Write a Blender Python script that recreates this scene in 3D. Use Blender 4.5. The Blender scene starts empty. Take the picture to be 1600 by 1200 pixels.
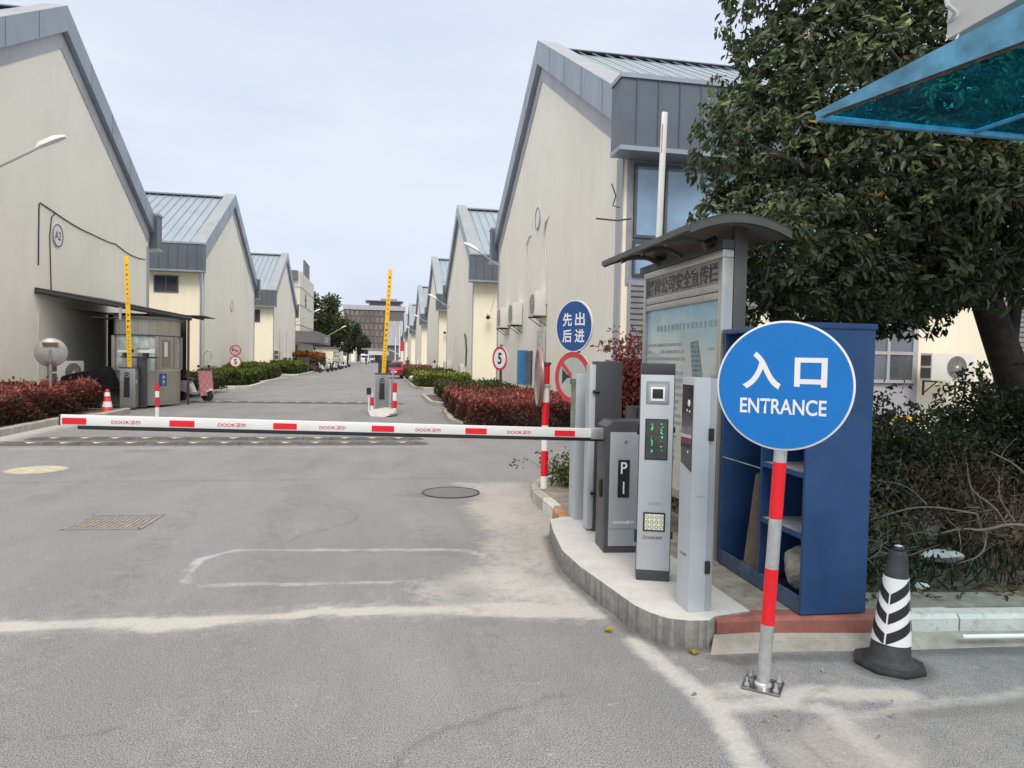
import bpy, bmesh, math, random
import numpy as np
from math import sin, cos, pi, radians, sqrt, atan2
from mathutils import Vector, Matrix
random.seed(7); rng = np.random.default_rng(11)
sc = bpy.context.scene
C = bpy.context.collection
R = radians

# ------------------------------------------------------------------ materials
def _mat(name):
    m = bpy.data.materials.new(name); m.use_nodes = True
    nt = m.node_tree; nt.nodes.clear()
    out = nt.nodes.new('ShaderNodeOutputMaterial')
    b = nt.nodes.new('ShaderNodeBsdfPrincipled')
    nt.links.new(b.outputs[0], out.inputs[0])
    return m, nt, b, out
def N(nt, t, **kw):
    n = nt.nodes.new(t)
    for k, v in kw.items():
        if k in n.inputs.keys() if hasattr(n.inputs, 'keys') else False: n.inputs[k].default_value = v
        else: setattr(n, k, v)
    return n
def noise(nt, scale, detail=4, rough=.55, vec=None, stretch=None):
    if vec is None: vec = nt.nodes.new('ShaderNodeNewGeometry').outputs['Position']
    if stretch:
        mp = nt.nodes.new('ShaderNodeMapping'); mp.inputs['Scale'].default_value = stretch
        nt.links.new(vec, mp.inputs[0]); vec = mp.outputs[0]
    n = nt.nodes.new('ShaderNodeTexNoise'); n.inputs['Scale'].default_value = scale
    n.inputs['Detail'].default_value = detail; n.inputs['Roughness'].default_value = rough
    nt.links.new(vec, n.inputs['Vector']); return n.outputs['Fac']
def ramp(nt, fac, stops):
    r = nt.nodes.new('ShaderNodeValToRGB')
    while len(r.color_ramp.elements) < len(stops): r.color_ramp.elements.new(.5)
    for e, (p, c) in zip(r.color_ramp.elements, stops):
        e.position = p; e.color = (c[0], c[1], c[2], 1) if hasattr(c, '__len__') else (c, c, c, 1)
    nt.links.new(fac, r.inputs[0]); return r.outputs[0]
def mix(nt, fac, a, b, mode='MIX'):
    m = nt.nodes.new('ShaderNodeMix'); m.data_type = 'RGBA'; m.blend_type = mode
    for idx, v in ((0, fac), (6, a), (7, b)):
        s = m.inputs[idx]
        if hasattr(v, 'is_output') or isinstance(v, bpy.types.NodeSocket): nt.links.new(v, s)
        elif hasattr(v, '__len__'): s.default_value = (v[0], v[1], v[2], 1)
        else: s.default_value = v if idx == 0 else (v, v, v, 1)
    return m.outputs[2]
def math_(nt, op, a, b=None, clamp=False):
    m = nt.nodes.new('ShaderNodeMath'); m.operation = op; m.use_clamp = clamp
    for i, v in ((0, a), (1, b)):
        if v is None: continue
        if isinstance(v, bpy.types.NodeSocket): nt.links.new(v, m.inputs[i])
        else: m.inputs[i].default_value = v
    return m.outputs[0]
def bump(nt, b, h, strength=.3, dist=.01):
    bp = nt.nodes.new('ShaderNodeBump'); bp.inputs['Strength'].default_value = strength
    bp.inputs['Distance'].default_value = dist
    nt.links.new(h, bp.inputs['Height']); nt.links.new(bp.outputs[0], b.inputs['Normal'])
def mat(name, col, rough=.5, metal=0, var=.12, scale=6, bmp=0, bscale=None, emit=0, spec=.5, dirt=0, stretch=None):
    m, nt, b, out = _mat(name)
    f = noise(nt, scale, stretch=stretch)
    lo = [max(0, c * (1 - var)) for c in col]; hi = [min(1, c * (1 + var)) for c in col]
    c = ramp(nt, f, [(.3, lo), (.7, hi)])
    if dirt:
        d = noise(nt, scale * 3.1, 8, .7)
        c = mix(nt, ramp(nt, d, [(.52, 0), (.72, dirt)]), c, (.11, .095, .075))
    nt.links.new(c, b.inputs['Base Color'])
    r = ramp(nt, noise(nt, scale * 2.3), [(.3, max(0, rough - .07)), (.7, min(1, rough + .08))])
    nt.links.new(r, b.inputs['Roughness'])
    b.inputs['Metallic'].default_value = metal; b.inputs['Specular IOR Level'].default_value = spec
    if bmp: bump(nt, b, noise(nt, bscale or scale * 8, 6), bmp)
    if emit:
        b.inputs['Emission Color'].default_value = (*col, 1); b.inputs['Emission Strength'].default_value = emit
    return m
def leafmat(name, rough=.45, trans=.25):
    m, nt, b, out = _mat(name)
    a = nt.nodes.new('ShaderNodeAttribute'); a.attribute_name = 'col'
    nt.links.new(a.outputs['Color'], b.inputs['Base Color']); b.inputs['Roughness'].default_value = rough
    b.inputs['Specular IOR Level'].default_value = .35
    t = nt.nodes.new('ShaderNodeBsdfTranslucent'); nt.links.new(a.outputs['Color'], t.inputs[0])
    mx = nt.nodes.new('ShaderNodeMixShader'); mx.inputs[0].default_value = trans
    nt.links.new(b.outputs[0], mx.inputs[1]); nt.links.new(t.outputs[0], mx.inputs[2]); nt.links.new(mx.outputs[0], out.inputs[0])
    return m
def wallmat(name, col, streak=.10, dirt=(.33, .32, .29)):
    m, nt, b, out = _mat(name)
    big = noise(nt, .35, 5, .6)
    st = noise(nt, 1.6, 6, .6, stretch=(1, 1, .09))
    fine = noise(nt, 14, 6, .65)
    c = mix(nt, ramp(nt, big, [(.3, 0), (.75, 1)]), [v * .95 for v in col], [min(1, v * 1.03) for v in col])
    c = mix(nt, ramp(nt, st, [(.5, 0), (.8, streak * 2.2)]), c, dirt)
    c = mix(nt, ramp(nt, fine, [(.55, 0), (.75, .06)]), c, dirt)
    blot = noise(nt, .9, 7, .65); c = mix(nt, ramp(nt, blot, [(.48, 0), (.75, .22)]), c, [v * .72 for v in col])
    geo = nt.nodes.new('ShaderNodeNewGeometry'); sp = nt.nodes.new('ShaderNodeSeparateXYZ')
    nt.links.new(geo.outputs['Position'], sp.inputs[0])
    low = ramp(nt, math_(nt, 'ADD', math_(nt, 'MULTIPLY', sp.outputs[2], .7), math_(nt, 'MULTIPLY', st, .8)), [(.25, .45), (.9, 0)])
    c = mix(nt, low, c, (.25, .24, .21))
    st2 = noise(nt, 3.3, 5, .6, stretch=(1, 1, .035)); c = mix(nt, ramp(nt, math_(nt, 'MULTIPLY', st2, ramp(nt, noise(nt, .16, 3), [(.4, .6), (.7, 1.1)])), [(.50, 0), (.72, .14)]), c, (.40, .385, .34))
    nt.links.new(c, b.inputs['Base Color']); b.inputs['Roughness'].default_value = .85
    bump(nt, b, noise(nt, 60, 5), .12, .004); return m
M = {}
M['wall'] = wallmat('pale_render', (.90, .88, .775), .045)
M['cream'] = wallmat('cream_render', (.93, .875, .70), .05)
M['trimlilac'] = mat('grey_trim_paint', (.42, .43, .47), .7, var=.12, scale=1.2, stretch=(1, 1, .2))
M['verge'] = mat('grey_verge_metal', (.30, .345, .395), .42, .35, var=.10, scale=.9, stretch=(1, 1, .25))
M['fascia'] = mat('slate_fascia_metal', (.115, .142, .172), .45, .3, var=.10, scale=.9)
M['roof'] = mat('pale_blue_roof_metal', (.28, .36, .42), .5, .2, var=.08, scale=.7)
M['roofseam'] = mat('roof_seam', (.245, .32, .375), .5, .2)
M['darkgap'] = mat('soffit_dark', (.045, .05, .06), .7)
M['winframe'] = mat('dark_window_frame', (.10, .11, .13), .4, .3)
M['greyframe'] = mat('grey_window_panel', (.32, .33, .38), .5, .2)
def glassmat(name, col, rough=.06, var=.5, scale=.8):
    m, nt, b, out = _mat(name)
    c = ramp(nt, noise(nt, scale, 3), [(.35, [v * (1 - var) for v in col]), (.65, [min(1, v * (1 + var)) for v in col])])
    nt.links.new(c, b.inputs['Base Color']); b.inputs['Roughness'].default_value = rough
    b.inputs['Specular IOR Level'].default_value = 1.0; b.inputs['Coat Weight'].default_value = .6
    return m
M['glassdark'] = glassmat('dark_window_glass', (.03, .035, .05))
M['glassgrey'] = glassmat('grey_window_glass', (.10, .115, .135), .1, .3)
M['glassblue'] = glassmat('blue_window_glass', (.20, .34, .50), .05, .25)
M['glassbooth'] = glassmat('booth_window_glass', (.40, .47, .45), .08, .35, 3)
M['shutter'] = mat('grey_roller_shutter', (.27, .28, .30), .5, .3)
M['steel'] = mat('brushed_stainless', (.52, .51, .48), .36, .75, var=.10, scale=2, stretch=(12, 12, .4))
M['boothsteel'] = mat('weathered_booth_steel', (.37, .36, .335), .38, .7, var=.12, scale=2, stretch=(8, 8, .4))
M['galv'] = mat('galvanised_steel', (.62, .64, .65), .34, .8, var=.10, scale=22)
M['silver'] = mat('silver_painted_metal', (.50, .545, .58), .38, .25, var=.04, scale=2, bmp=.02, bscale=160)
M['silver2'] = mat('mid_grey_painted_metal', (.36, .395, .425), .40, .25, var=.04, scale=2, bmp=.02, bscale=160)
M['charcoal'] = mat('charcoal_painted_metal', (.060, .062, .072), .42, .2, var=.10, scale=3)
M['black'] = mat('black_plastic', (.018, .018, .021), .4, var=.2, scale=8)
M['screen'] = glassmat('dark_screen', (.035, .045, .042), .12, .4, 6)
M['rubber'] = mat('black_rubber', (.030, .032, .036), .6, var=.35, scale=14, bmp=.15, dirt=.3)
M['rubgrey'] = mat('grey_rubber_hump', (.085, .085, .087), .75, var=.3, scale=5, bmp=.3, dirt=.3)
M['white'] = mat('white_paint', (.80, .81, .81), .42, var=.05, scale=4)
M['whitemetal'] = mat('white_boom_aluminium', (.76, .78, .78), .3, .1, var=.04, scale=3)
M['red'] = mat('red_reflective_tape', (.72, .010, .022), .35, var=.08, scale=9)
M['redp'] = mat('faded_red_plastic', (.60, .035, .045), .5, var=.15, scale=9, dirt=.25)
M['reddull'] = mat('red_sign_ring', (.55, .045, .055), .45, var=.1, scale=6)
M['blue'] = mat('entrance_sign_blue', (.002, .175, .56), .33, var=.05, scale=5, dirt=.03)
M['navy'] = mat('navy_sign_face', (.012, .075, .27), .5, var=.08, scale=5)
M['cabblue'] = mat('blue_cabinet_paint', (.018, .062, .175), .40, var=.22, scale=2.6, dirt=.28, bmp=.10)
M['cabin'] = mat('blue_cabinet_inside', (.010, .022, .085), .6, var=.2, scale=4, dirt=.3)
M['shelfdust'] = mat('dusty_shelf', (.30, .33, .38), .7, var=.25, scale=8, dirt=.4)
M['yellow'] = mat('yellow_boom', (.85, .52, .02), .4, var=.06, scale=4)
M['yelpaint'] = mat('worn_yellow_paint', (.62, .60, .42), .8, var=.2, scale=12)
M['brownpole'] = mat('rusty_brown_pole', (.085, .045, .035), .7, var=.35, scale=15, dirt=.3, bmp=.2)
M['board'] = mat('dark_board_roof', (.10, .105, .10), .45, .4, var=.15, scale=3)
M['boardin'] = mat('board_roof_underside', (.20, .17, .15), .5, .2, var=.2, scale=3)
M['soil'] = mat('dry_dark_soil', (.10, .085, .065), .95, var=.45, scale=7, bmp=.8, bscale=30)
M['bark'] = mat('dark_bark', (.050, .042, .034), .9, var=.45, scale=9, bmp=.9, bscale=40)
M['twig'] = mat('bare_twig', (.20, .17, .13), .85, var=.3, scale=20)
M['stone'] = mat('grey_stone', (.34, .32, .28), .85, var=.3, scale=9, bmp=.8, bscale=25, dirt=.5)
M['brownrub'] = mat('dirty_brown_cone', (.115, .095, .075), .75, var=.3, scale=9, dirt=.4)
M['ac'] = mat('white_ac_casing', (.74, .73, .69), .45, var=.05, scale=4, dirt=.06)
M['acdark'] = mat('ac_grille_shadow', (.10, .10, .10), .6)
M['acmesh'] = mat('ac_grille_wire', (.50, .49, .46), .5)
M['cable'] = mat('dark_cable', (.07, .07, .065), .6)
M['pipe'] = mat('white_pvc_pipe', (.68, .66, .60), .5)
M['pole'] = mat('grey_metal_pole', (.30, .30, .31), .45, .5)
M['canopy'] = mat('dark_canopy_sheet', (.045, .047, .05), .6, .2)
M['kerbgrey'] = mat('weathered_kerb', (.40, .385, .345), .85, var=.22, scale=3.5, bmp=.35, dirt=.4)
M['kerbwhite'] = mat('chipped_white_kerb', (.62, .61, .57), .8, var=.12, scale=5, bmp=.35, dirt=.55)
M['kerbred'] = mat('chipped_red_kerb', (.27, .095, .075), .85, var=.3, scale=6, bmp=.35, dirt=.6)
M['kerborange'] = mat('worn_orange_kerb', (.42, .24, .13), .85, var=.3, scale=6, bmp=.35, dirt=.4)
M['lavender'] = mat('quilt_pink', (.50, .16, .20), .85, var=.3, scale=12)
M['hotel'] = mat('hotel_grey_brown', (.125, .115, .12), .7, var=.12, scale=.1)
M['hotelw'] = mat('hotel_window_brown', (.20, .155, .125), .5, var=.35, scale=.15)
M['hotelg'] = glassmat('hotel_glass', (.05, .06, .08))
M['offwhite'] = wallmat('office_white_render', (.70, .69, .60), .05)
M['greysign'] = mat('grey_canopy_fascia', (.145, .145, .15), .6)
M['skin'] = mat('skin', (.42, .26, .19), .6); M['cloth1'] = mat('dark_clothes', (.05, .055, .05), .9)
M['cloth2'] = mat('white_clothes', (.62, .63, .66), .9); M['hair'] = mat('black_hair', (.015, .013, .012), .6)
M['carred'] = mat('dark_red_car_paint', (.28, .02, .05), .25, .2); M['carwhite'] = mat('white_van_paint', (.68, .70, .72), .3)
M['green'] = mat('led_green', (.08, .95, .42), .5, emit=.9)
M['poster'] = None
M['bluepanel'] = mat('blue_window_panel', (.06, .26, .52), .5)
M['bluesheet'] = None
M['leafmat'] = leafmat('leaves'); M['leafdark'] = leafmat('glossy_leaves', .40, .22)
M['paper'] = mat('white_notice_paper', (.66, .66, .64), .7); M['ink'] = mat('grey_print', (.17, .18, .18), .7)
M['inkpale'] = mat('faded_print', (.33, .385, .375), .7); M['textred'] = mat('red_lettering', (.60, .02, .04), .5)
M['textgrey'] = mat('grey_lettering', (.33, .36, .39), .5); M['keypad'] = mat('lit_lamp_panel', (.80, .83, .66), .4, emit=.12)
M['slab'] = wallmat('gatehouse_slab_render', (.62, .61, .60), .06)
M['gold'] = mat('yellow_plastic', (.8, .5, .03), .5); M['tarp'] = mat('dark_teal_sheet', (.008, .045, .062), .6)
M['rust'] = mat('rusty_edge', (.16, .085, .05), .8, var=.5, scale=25)

# poster gradient (real printed sheet)
def poster_mat():
    m, nt, b, out = _mat('faded_blue_poster')
    geo = nt.nodes.new('ShaderNodeNewGeometry'); sp = nt.nodes.new('ShaderNodeSeparateXYZ'); nt.links.new(geo.outputs['Position'], sp.inputs[0])
    h = math_(nt, 'ADD', sp.outputs[2], math_(nt, 'MULTIPLY', noise(nt, 3), .22))
    c = ramp(nt, math_(nt, 'DIVIDE', math_(nt, 'SUBTRACT', h, 1.1), 1.4), [(.25, (.62, .64, .57)), (.52, (.53, .60, .58)), (.70, (.36, .55, .60)), (.85, (.14, .38, .54))])
    c = mix(nt, ramp(nt, noise(nt, 9, 6), [(.5, 0), (.7, .35)]), c, (.62, .66, .64))
    nt.links.new(c, b.inputs['Base Color']); b.inputs['Roughness'].default_value = .22; b.inputs['Coat Weight'].default_value = .5
    return m
M['poster'] = poster_mat()
def awning_mat():
    m, nt, b, out = _mat('blue_polycarbonate')
    b.inputs['Base Color'].default_value = (.03, .36, .62, 1); b.inputs['Roughness'].default_value = .18
    tr = nt.nodes.new('ShaderNodeBsdfTransparent'); tr.inputs[0].default_value = (.04, .66, .92, 1)
    mx = nt.nodes.new('ShaderNodeMixShader')
    lw = ramp(nt, noise(nt, 5, 6), [(.35, .10), (.75, .34)])
    nt.links.new(lw, mx.inputs[0]); nt.links.new(tr.outputs[0], mx.inputs[1]); nt.links.new(b.outputs[0], mx.inputs[2])
    nt.links.new(mx.outputs[0], out.inputs[0]); return m
M['bluesheet'] = awning_mat()
M['awnedge'] = mat('sky_blue_awning_edge', (.10, .30, .46), .22, .1, var=.35, scale=9, dirt=.25)

# asphalt
def asphalt():
    m, nt, b, out = _mat('worn_asphalt')
    at = nt.nodes.new('ShaderNodeAttribute'); at.attribute_name = 'dust'
    sp = nt.nodes.new('ShaderNodeSeparateColor'); nt.links.new(at.outputs['Color'], sp.inputs[0])
    big = noise(nt, .22, 5, .6); mid = noise(nt, 1.7, 6, .65, stretch=(1, .45, 1)); fine = noise(nt, 130, 3, .7); f2 = noise(nt, 45, 4, .7)
    c = mix(nt, ramp(nt, big, [(.3, 0), (.7, 1)]), (.208, .225, .250), (.263, .279, .303))
    c = mix(nt, ramp(nt, mid, [(.35, 0), (.75, .45)]), c, (.29, .285, .275))
    c = mix(nt, ramp(nt, fine, [(.42, .9), (.54, 0)]), c, (.06, .062, .066)); c = mix(nt, ramp(nt, noise(nt, 190, 2, .6), [(.52, 0), (.60, .8)]), c, (.52, .53, .53))
    c = mix(nt, ramp(nt, f2, [(.56, 0), (.72, .55)]), c, (.40, .395, .385))
    # pale scuffs
    sc_ = noise(nt, 11, 8, .75, stretch=(.55, 1.4, 1))
    c = mix(nt, ramp(nt, sc_, [(.61, 0), (.68, .75)]), c, (.46, .45, .425)); c = mix(nt, ramp(nt, noise(nt, .8, 8, .7, stretch=(1, .5, 1)), [(.42, .28), (.60, 0)]), c, (.12, .122, .125))
    n = noise(nt, 9, 9, .72)
    def edge(chan, gain, off):
        return math_(nt, 'MULTIPLY', math_(nt, 'ADD', math_(nt, 'MULTIPLY', chan, gain), math_(nt, 'MULTIPLY', math_(nt, 'SUBTRACT', n, .62), 1.6)), 1.0, True)
    nd = mix(nt, ramp(nt, f2, [(.3, 0), (.7, 1)]), (.42, .42, .405), (.55, .545, .52))
    c = mix(nt, ramp(nt, edge(sp.outputs[0], 1.25, 0), [(.0, 0), (.75, .88)]), c, nd)
    pk = mix(nt, ramp(nt, f2, [(.3, 0), (.7, 1)]), (.33, .315, .295), (.45, .43, .405))
    c = mix(nt, ramp(nt, edge(sp.outputs[2], 1.2, 0), [(.0, 0), (.8, .85)]), c, pk)
    c = mix(nt, ramp(nt, edge(sp.outputs[1], 1.3, 0), [(.0, 0), (.8, .75)]), c, (.085, .083, .08))
    nt.links.new(c, b.inputs['Base Color']); b.inputs['Roughness'].default_value = .88; b.inputs['Specular IOR Level'].default_value = .3
    bump(nt, b, math_(nt, 'ADD', fine, f2), .35, .006)
    return m
M['asphalt'] = asphalt()
def concrete():
    m, nt, b, out = _mat('fresh_concrete')
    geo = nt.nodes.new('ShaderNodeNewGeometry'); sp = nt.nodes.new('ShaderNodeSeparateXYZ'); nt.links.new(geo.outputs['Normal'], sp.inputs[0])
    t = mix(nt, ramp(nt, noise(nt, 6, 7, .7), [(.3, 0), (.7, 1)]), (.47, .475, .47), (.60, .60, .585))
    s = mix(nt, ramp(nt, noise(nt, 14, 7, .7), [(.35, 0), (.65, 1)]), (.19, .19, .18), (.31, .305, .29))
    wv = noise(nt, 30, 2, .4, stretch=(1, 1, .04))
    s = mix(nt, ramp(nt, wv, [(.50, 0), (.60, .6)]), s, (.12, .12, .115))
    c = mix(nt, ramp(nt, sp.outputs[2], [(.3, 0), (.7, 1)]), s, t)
    nt.links.new(c, b.inputs['Base Color']); b.inputs['Roughness'].default_value = .85
    bump(nt, b, noise(nt, 40, 8, .7), .5, .008); return m
M['concrete'] = concrete()
M['paving'] = mat('dusty_paving', (.27, .25, .215), .9, var=.3, scale=6, bmp=.5, dirt=.45)
M['paving2'] = mat('old_grey_concrete', (.33, .315, .28), .9, var=.22, scale=6, bmp=.4, dirt=.35)

# ------------------------------------------------------------------ mesh builder
class MB:
    def __init__(s): s.v = []; s.f = []; s.m = []
    def add(s, vs, fs, mi=0):
        o = len(s.v); s.v += [tuple(v) for v in vs]; s.f += [tuple(o + i for i in f) for f in fs]; s.m += [mi] * len(fs); return s
    def box(s, a, b, mi=0, rz=0, piv=None):
        x0, x1 = sorted((a[0], b[0])); y0, y1 = sorted((a[1], b[1])); z0, z1 = sorted((a[2], b[2]))
        vs = [(x0, y0, z0), (x1, y0, z0), (x1, y1, z0), (x0, y1, z0), (x0, y0, z1), (x1, y0, z1), (x1, y1, z1), (x0, y1, z1)]
        if rz:
            p = piv or ((x0 + x1) / 2, (y0 + y1) / 2)
            vs = [(p[0] + (x - p[0]) * cos(rz) - (y - p[1]) * sin(rz), p[1] + (x - p[0]) * sin(rz) + (y - p[1]) * cos(rz), z) for x, y, z in vs]
        return s.add(vs, [(0, 3, 2, 1), (4, 5, 6, 7), (0, 1, 5, 4), (1, 2, 6, 5), (2, 3, 7, 6), (3, 0, 4, 7)], mi)
    def prism(s, poly, axis, a, b, mi=0):
        # poly in the two other axes (order xyz without axis)
        def P(p, t):
            return {0: (t, p[0], p[1]), 1: (p[0], t, p[1]), 2: (p[0], p[1], t)}[axis]
        n = len(poly); vs = [P(p, a) for p in poly] + [P(p, b) for p in poly]
        return s.add(vs, [tuple(range(n))[::-1], tuple(range(n, 2 * n))] + [(i, (i + 1) % n, n + (i + 1) % n, n + i) for i in range(n)], mi)
    def ring(s, c, n, r, dirv):
        d = Vector(dirv).normalized(); u = d.orthogonal().normalized(); w = d.cross(u)
        return [Vector(c) + (u * cos(2 * pi * i / n) + w * sin(2 * pi * i / n)) * r for i in range(n)]
    def cyl(s, p0, p1, r0, r1=None, n=16, mi=0, caps=True):
        r1 = r0 if r1 is None else r1; d = Vector(p1) - Vector(p0)
        vs = s.ring(p0, n, r0, d) + s.ring(p1, n, r1, d)
        fs = [(i, (i + 1) % n, n + (i + 1) % n, n + i) for i in range(n)]
        if caps: fs += [tuple(range(n))[::-1], tuple(range(n, 2 * n))]
        return s.add(vs, fs, mi)
    def tube(s, pts, r, n=8, mi=0):
        pts = [Vector(p) for p in pts]; rr = r if hasattr(r, '__len__') else [r] * len(pts)
        d0 = (pts[1] - pts[0]).normalized(); u = d0.orthogonal().normalized(); vs = []
        for i, p in enumerate(pts):
            d = (pts[min(i + 1, len(pts) - 1)] - pts[max(i - 1, 0)]).normalized()
            u = (u - d * u.dot(d)).normalized(); w = d.cross(u)
            vs += [p + (u * cos(2 * pi * k / n) + w * sin(2 * pi * k / n)) * rr[i] for k in range(n)]
        fs = []
        for i in range(len(pts) - 1):
            for k in range(n):
                a = i * n + k; b = i * n + (k + 1) % n; fs.append((a, b, b + n, a + n))
        fs += [tuple(range(n))[::-1], tuple(range((len(pts) - 1) * n, len(pts) * n))]
        return s.add(vs, fs, mi)
    def lathe(s, prof, n=24, mi=0, c=(0, 0, 0), axis=2):
        vs = []; fs = []
        for r, z in prof:
            for i in range(n):
                a = 2 * pi * i / n; x, y = r * cos(a), r * sin(a)
                vs.append({2: (c[0] + x, c[1] + y, c[2] + z), 1: (c[0] + x, c[1] + z, c[2] + y), 0: (c[0] + z, c[1] + x, c[2] + y)}[axis])
        for j in range(len(prof) - 1):
            for i in range(n): fs.append((j * n + i, j * n + (i + 1) % n, (j + 1) * n + (i + 1) % n, (j + 1) * n + i))
        if len(prof) == 4 and abs(prof[0][1] - prof[3][1]) < .0015 and abs(prof[1][1] - prof[2][1]) < .0015 and prof[3][0] > .001:
            fs += [(3 * n + i, 3 * n + (i + 1) % n, (i + 1) % n, i) for i in range(n)]
        else: fs += [tuple(range(n))[::-1], tuple(range((len(prof) - 1) * n, len(prof) * n))]
        return s.add(vs, fs, mi)
    def sphere(s, c, r, n=16, mi=0, sq=(1, 1, 1)):
        k = n // 2; prof = [(max(1e-4, r * sin(pi * j / k)), -r * cos(pi * j / k)) for j in range(k + 1)]
        o = len(s.v); s.lathe(prof, n, mi)
        for i in range(o, len(s.v)):
            v = s.v[i]; s.v[i] = (c[0] + v[0] * sq[0], c[1] + v[1] * sq[1], c[2] + v[2] * sq[2])
        return s
    def build(s, name, mats, parent=None, bevel=0, smooth=35, loc=None, recalc=True, seg=2):
        me = bpy.data.meshes.new(name); me.from_pydata([tuple(v) for v in s.v], [], s.f)
        mats = mats if isinstance(mats, (list, tuple)) else [mats]
        for k in mats: me.materials.append(M[k] if isinstance(k, str) else k)
        me.polygons.foreach_set('material_index', s.m)
        bm = bmesh.new(); bm.from_mesh(me)
        if recalc: bmesh.ops.recalc_face_normals(bm, faces=bm.faces)
        if bevel:
            ed = [e for e in bm.edges if len(e.link_faces) == 2 and e.calc_face_angle(0) > .6]
            bmesh.ops.bevel(bm, geom=ed, offset=bevel, segments=seg, profile=.6, affect='EDGES', clamp_overlap=True)
        if smooth:
            for f in bm.faces: f.smooth = True
            for e in bm.edges:
                e.smooth = len(e.link_faces) == 2 and e.calc_face_angle(3) < R(smooth)
        bm.to_mesh(me); bm.free()
        o = bpy.data.objects.new(name, me); C.objects.link(o)
        if parent: o.parent = parent
        if loc: o.location = loc
        return o
def tag(o, label=None, cat=None, group=None, kind=None):
    if label: o['label'] = label
    if cat: o['category'] = cat
    if group: o['group'] = group
    if kind: o['kind'] = kind
    return o
def thing(name, label, cat, loc=(0, 0, 0), rz=0, group=None, rot=None):
    o = bpy.data.objects.new(name, None); C.objects.link(o); o.location = loc
    o.rotation_euler = rot or (0, 0, rz); o.empty_display_size = .2
    return tag(o, label, cat, group)
def dup(src, loc, rz=None, label=None, scale=None):
    def rec(o, p):
        c = o.copy(); C.objects.link(c); c.parent = p
        for ch in kids[o]: rec(ch, c)
        return c
    kids = {}
    for o in list(C.objects):
        kids.setdefault(o, []); 
        if o.parent: kids.setdefault(o.parent, []).append(o)
    r = rec(src, None); r.location = loc
    if rz is not None: r.rotation_euler = (0, 0, rz)
    if label: r['label'] = label
    if scale: r.scale = scale if hasattr(scale, '__len__') else (scale,) * 3
    return r
def text(body, w, h, m, parent, loc, rz=0, name='lettering', bold=0, ext=.0006, rx=90, vertical=False):
    """flat lettering fitted in a w x h box, centred at loc; faces -Y before rz"""
    cu = bpy.data.curves.new('lettering', 'FONT'); cu.body = body; cu.size = 1; cu.align_x = 'CENTER'; cu.align_y = 'CENTER'
    cu.offset = bold; cu.extrude = 0; cu.space_line = .95
    t = bpy.data.objects.new('t', cu); C.objects.link(t)
    bpy.context.view_layer.update()
    me = bpy.data.meshes.new_from_object(t.evaluated_get(bpy.context.evaluated_depsgraph_get()))
    bpy.data.objects.remove(t)
    n = len(me.vertices)
    if n == 0: return None
    co = np.empty(n * 3); me.vertices.foreach_get('co', co); co = co.reshape(-1, 3)
    mn, mx_ = co.min(0), co.max(0); c = (mn + mx_) / 2; sz = np.maximum(mx_ - mn, 1e-5)
    co = (co - c) * [w / sz[0], h / sz[1], 1]; co[:, 2] = 0
    me.vertices.foreach_set('co', co.ravel()); me.materials.clear(); me.materials.append(M[m]); me.update()
    o = bpy.data.objects.new(name, me); C.objects.link(o); o.parent = parent; o.location = loc
    o.rotation_euler = (R(rx), 0, rz); return o
def struct(o): o['kind'] = 'structure'; return o

# leaf clouds -------------------------------------------------------------
def leaves(name, P, D, L, W, col, m, parent=None, fold=.25):
    """P base points, D unit directions, L lengths, W widths, col (n,3)"""
    n = len(P); up = rng.normal(size=(n, 3)); up[:, 2] += .8
    S = np.cross(D, up); S /= np.linalg.norm(S, axis=1)[:, None] + 1e-9
    Nn = np.cross(S, D); L = L[:, None]; W = W[:, None]
    V = np.empty((n, 6, 3))
    V[:, 0] = P; V[:, 1] = P + D * L * .38 + S * W * .5 + Nn * W * fold; V[:, 2] = P + D * L * .75 + S * W * .36 + Nn * W * fold * .5
    V[:, 3] = P + D * L - Nn * W * .3; V[:, 4] = P + D * L * .75 - S * W * .36 + Nn * W * fold * .5; V[:, 5] = P + D * L * .38 - S * W * .5 + Nn * W * fold
    me = bpy.data.meshes.new(name); me.vertices.add(n * 6); me.vertices.foreach_set('co', V.ravel())
    base = (np.arange(n) * 6)[:, None]
    q = np.concatenate([base + np.array([[0, 1, 2, 3]]), base + np.array([[0, 3, 4, 5]])], 1).reshape(-1)
    me.loops.add(n * 8); me.loops.foreach_set('vertex_index', q.astype(np.int32))
    me.polygons.add(n * 2); me.polygons.foreach_set('loop_start', (np.arange(n * 2) * 4).astype(np.int32))
    me.update(calc_edges=True)
    a = me.color_attributes.new('col', 'FLOAT_COLOR', 'POINT'); cc = np.ones((n * 6, 4)); cc[:, :3] = np.repeat(col, 6, 0); a.data.foreach_set('color', cc.ravel())
    me.materials.append(M[m]); me.validate()
    o = bpy.data.objects.new(name, me); C.objects.link(o)
    if parent: o.parent = parent
    return o
def unit(a): return a / (np.linalg.norm(a, axis=-1, keepdims=True) + 1e-9)

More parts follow.
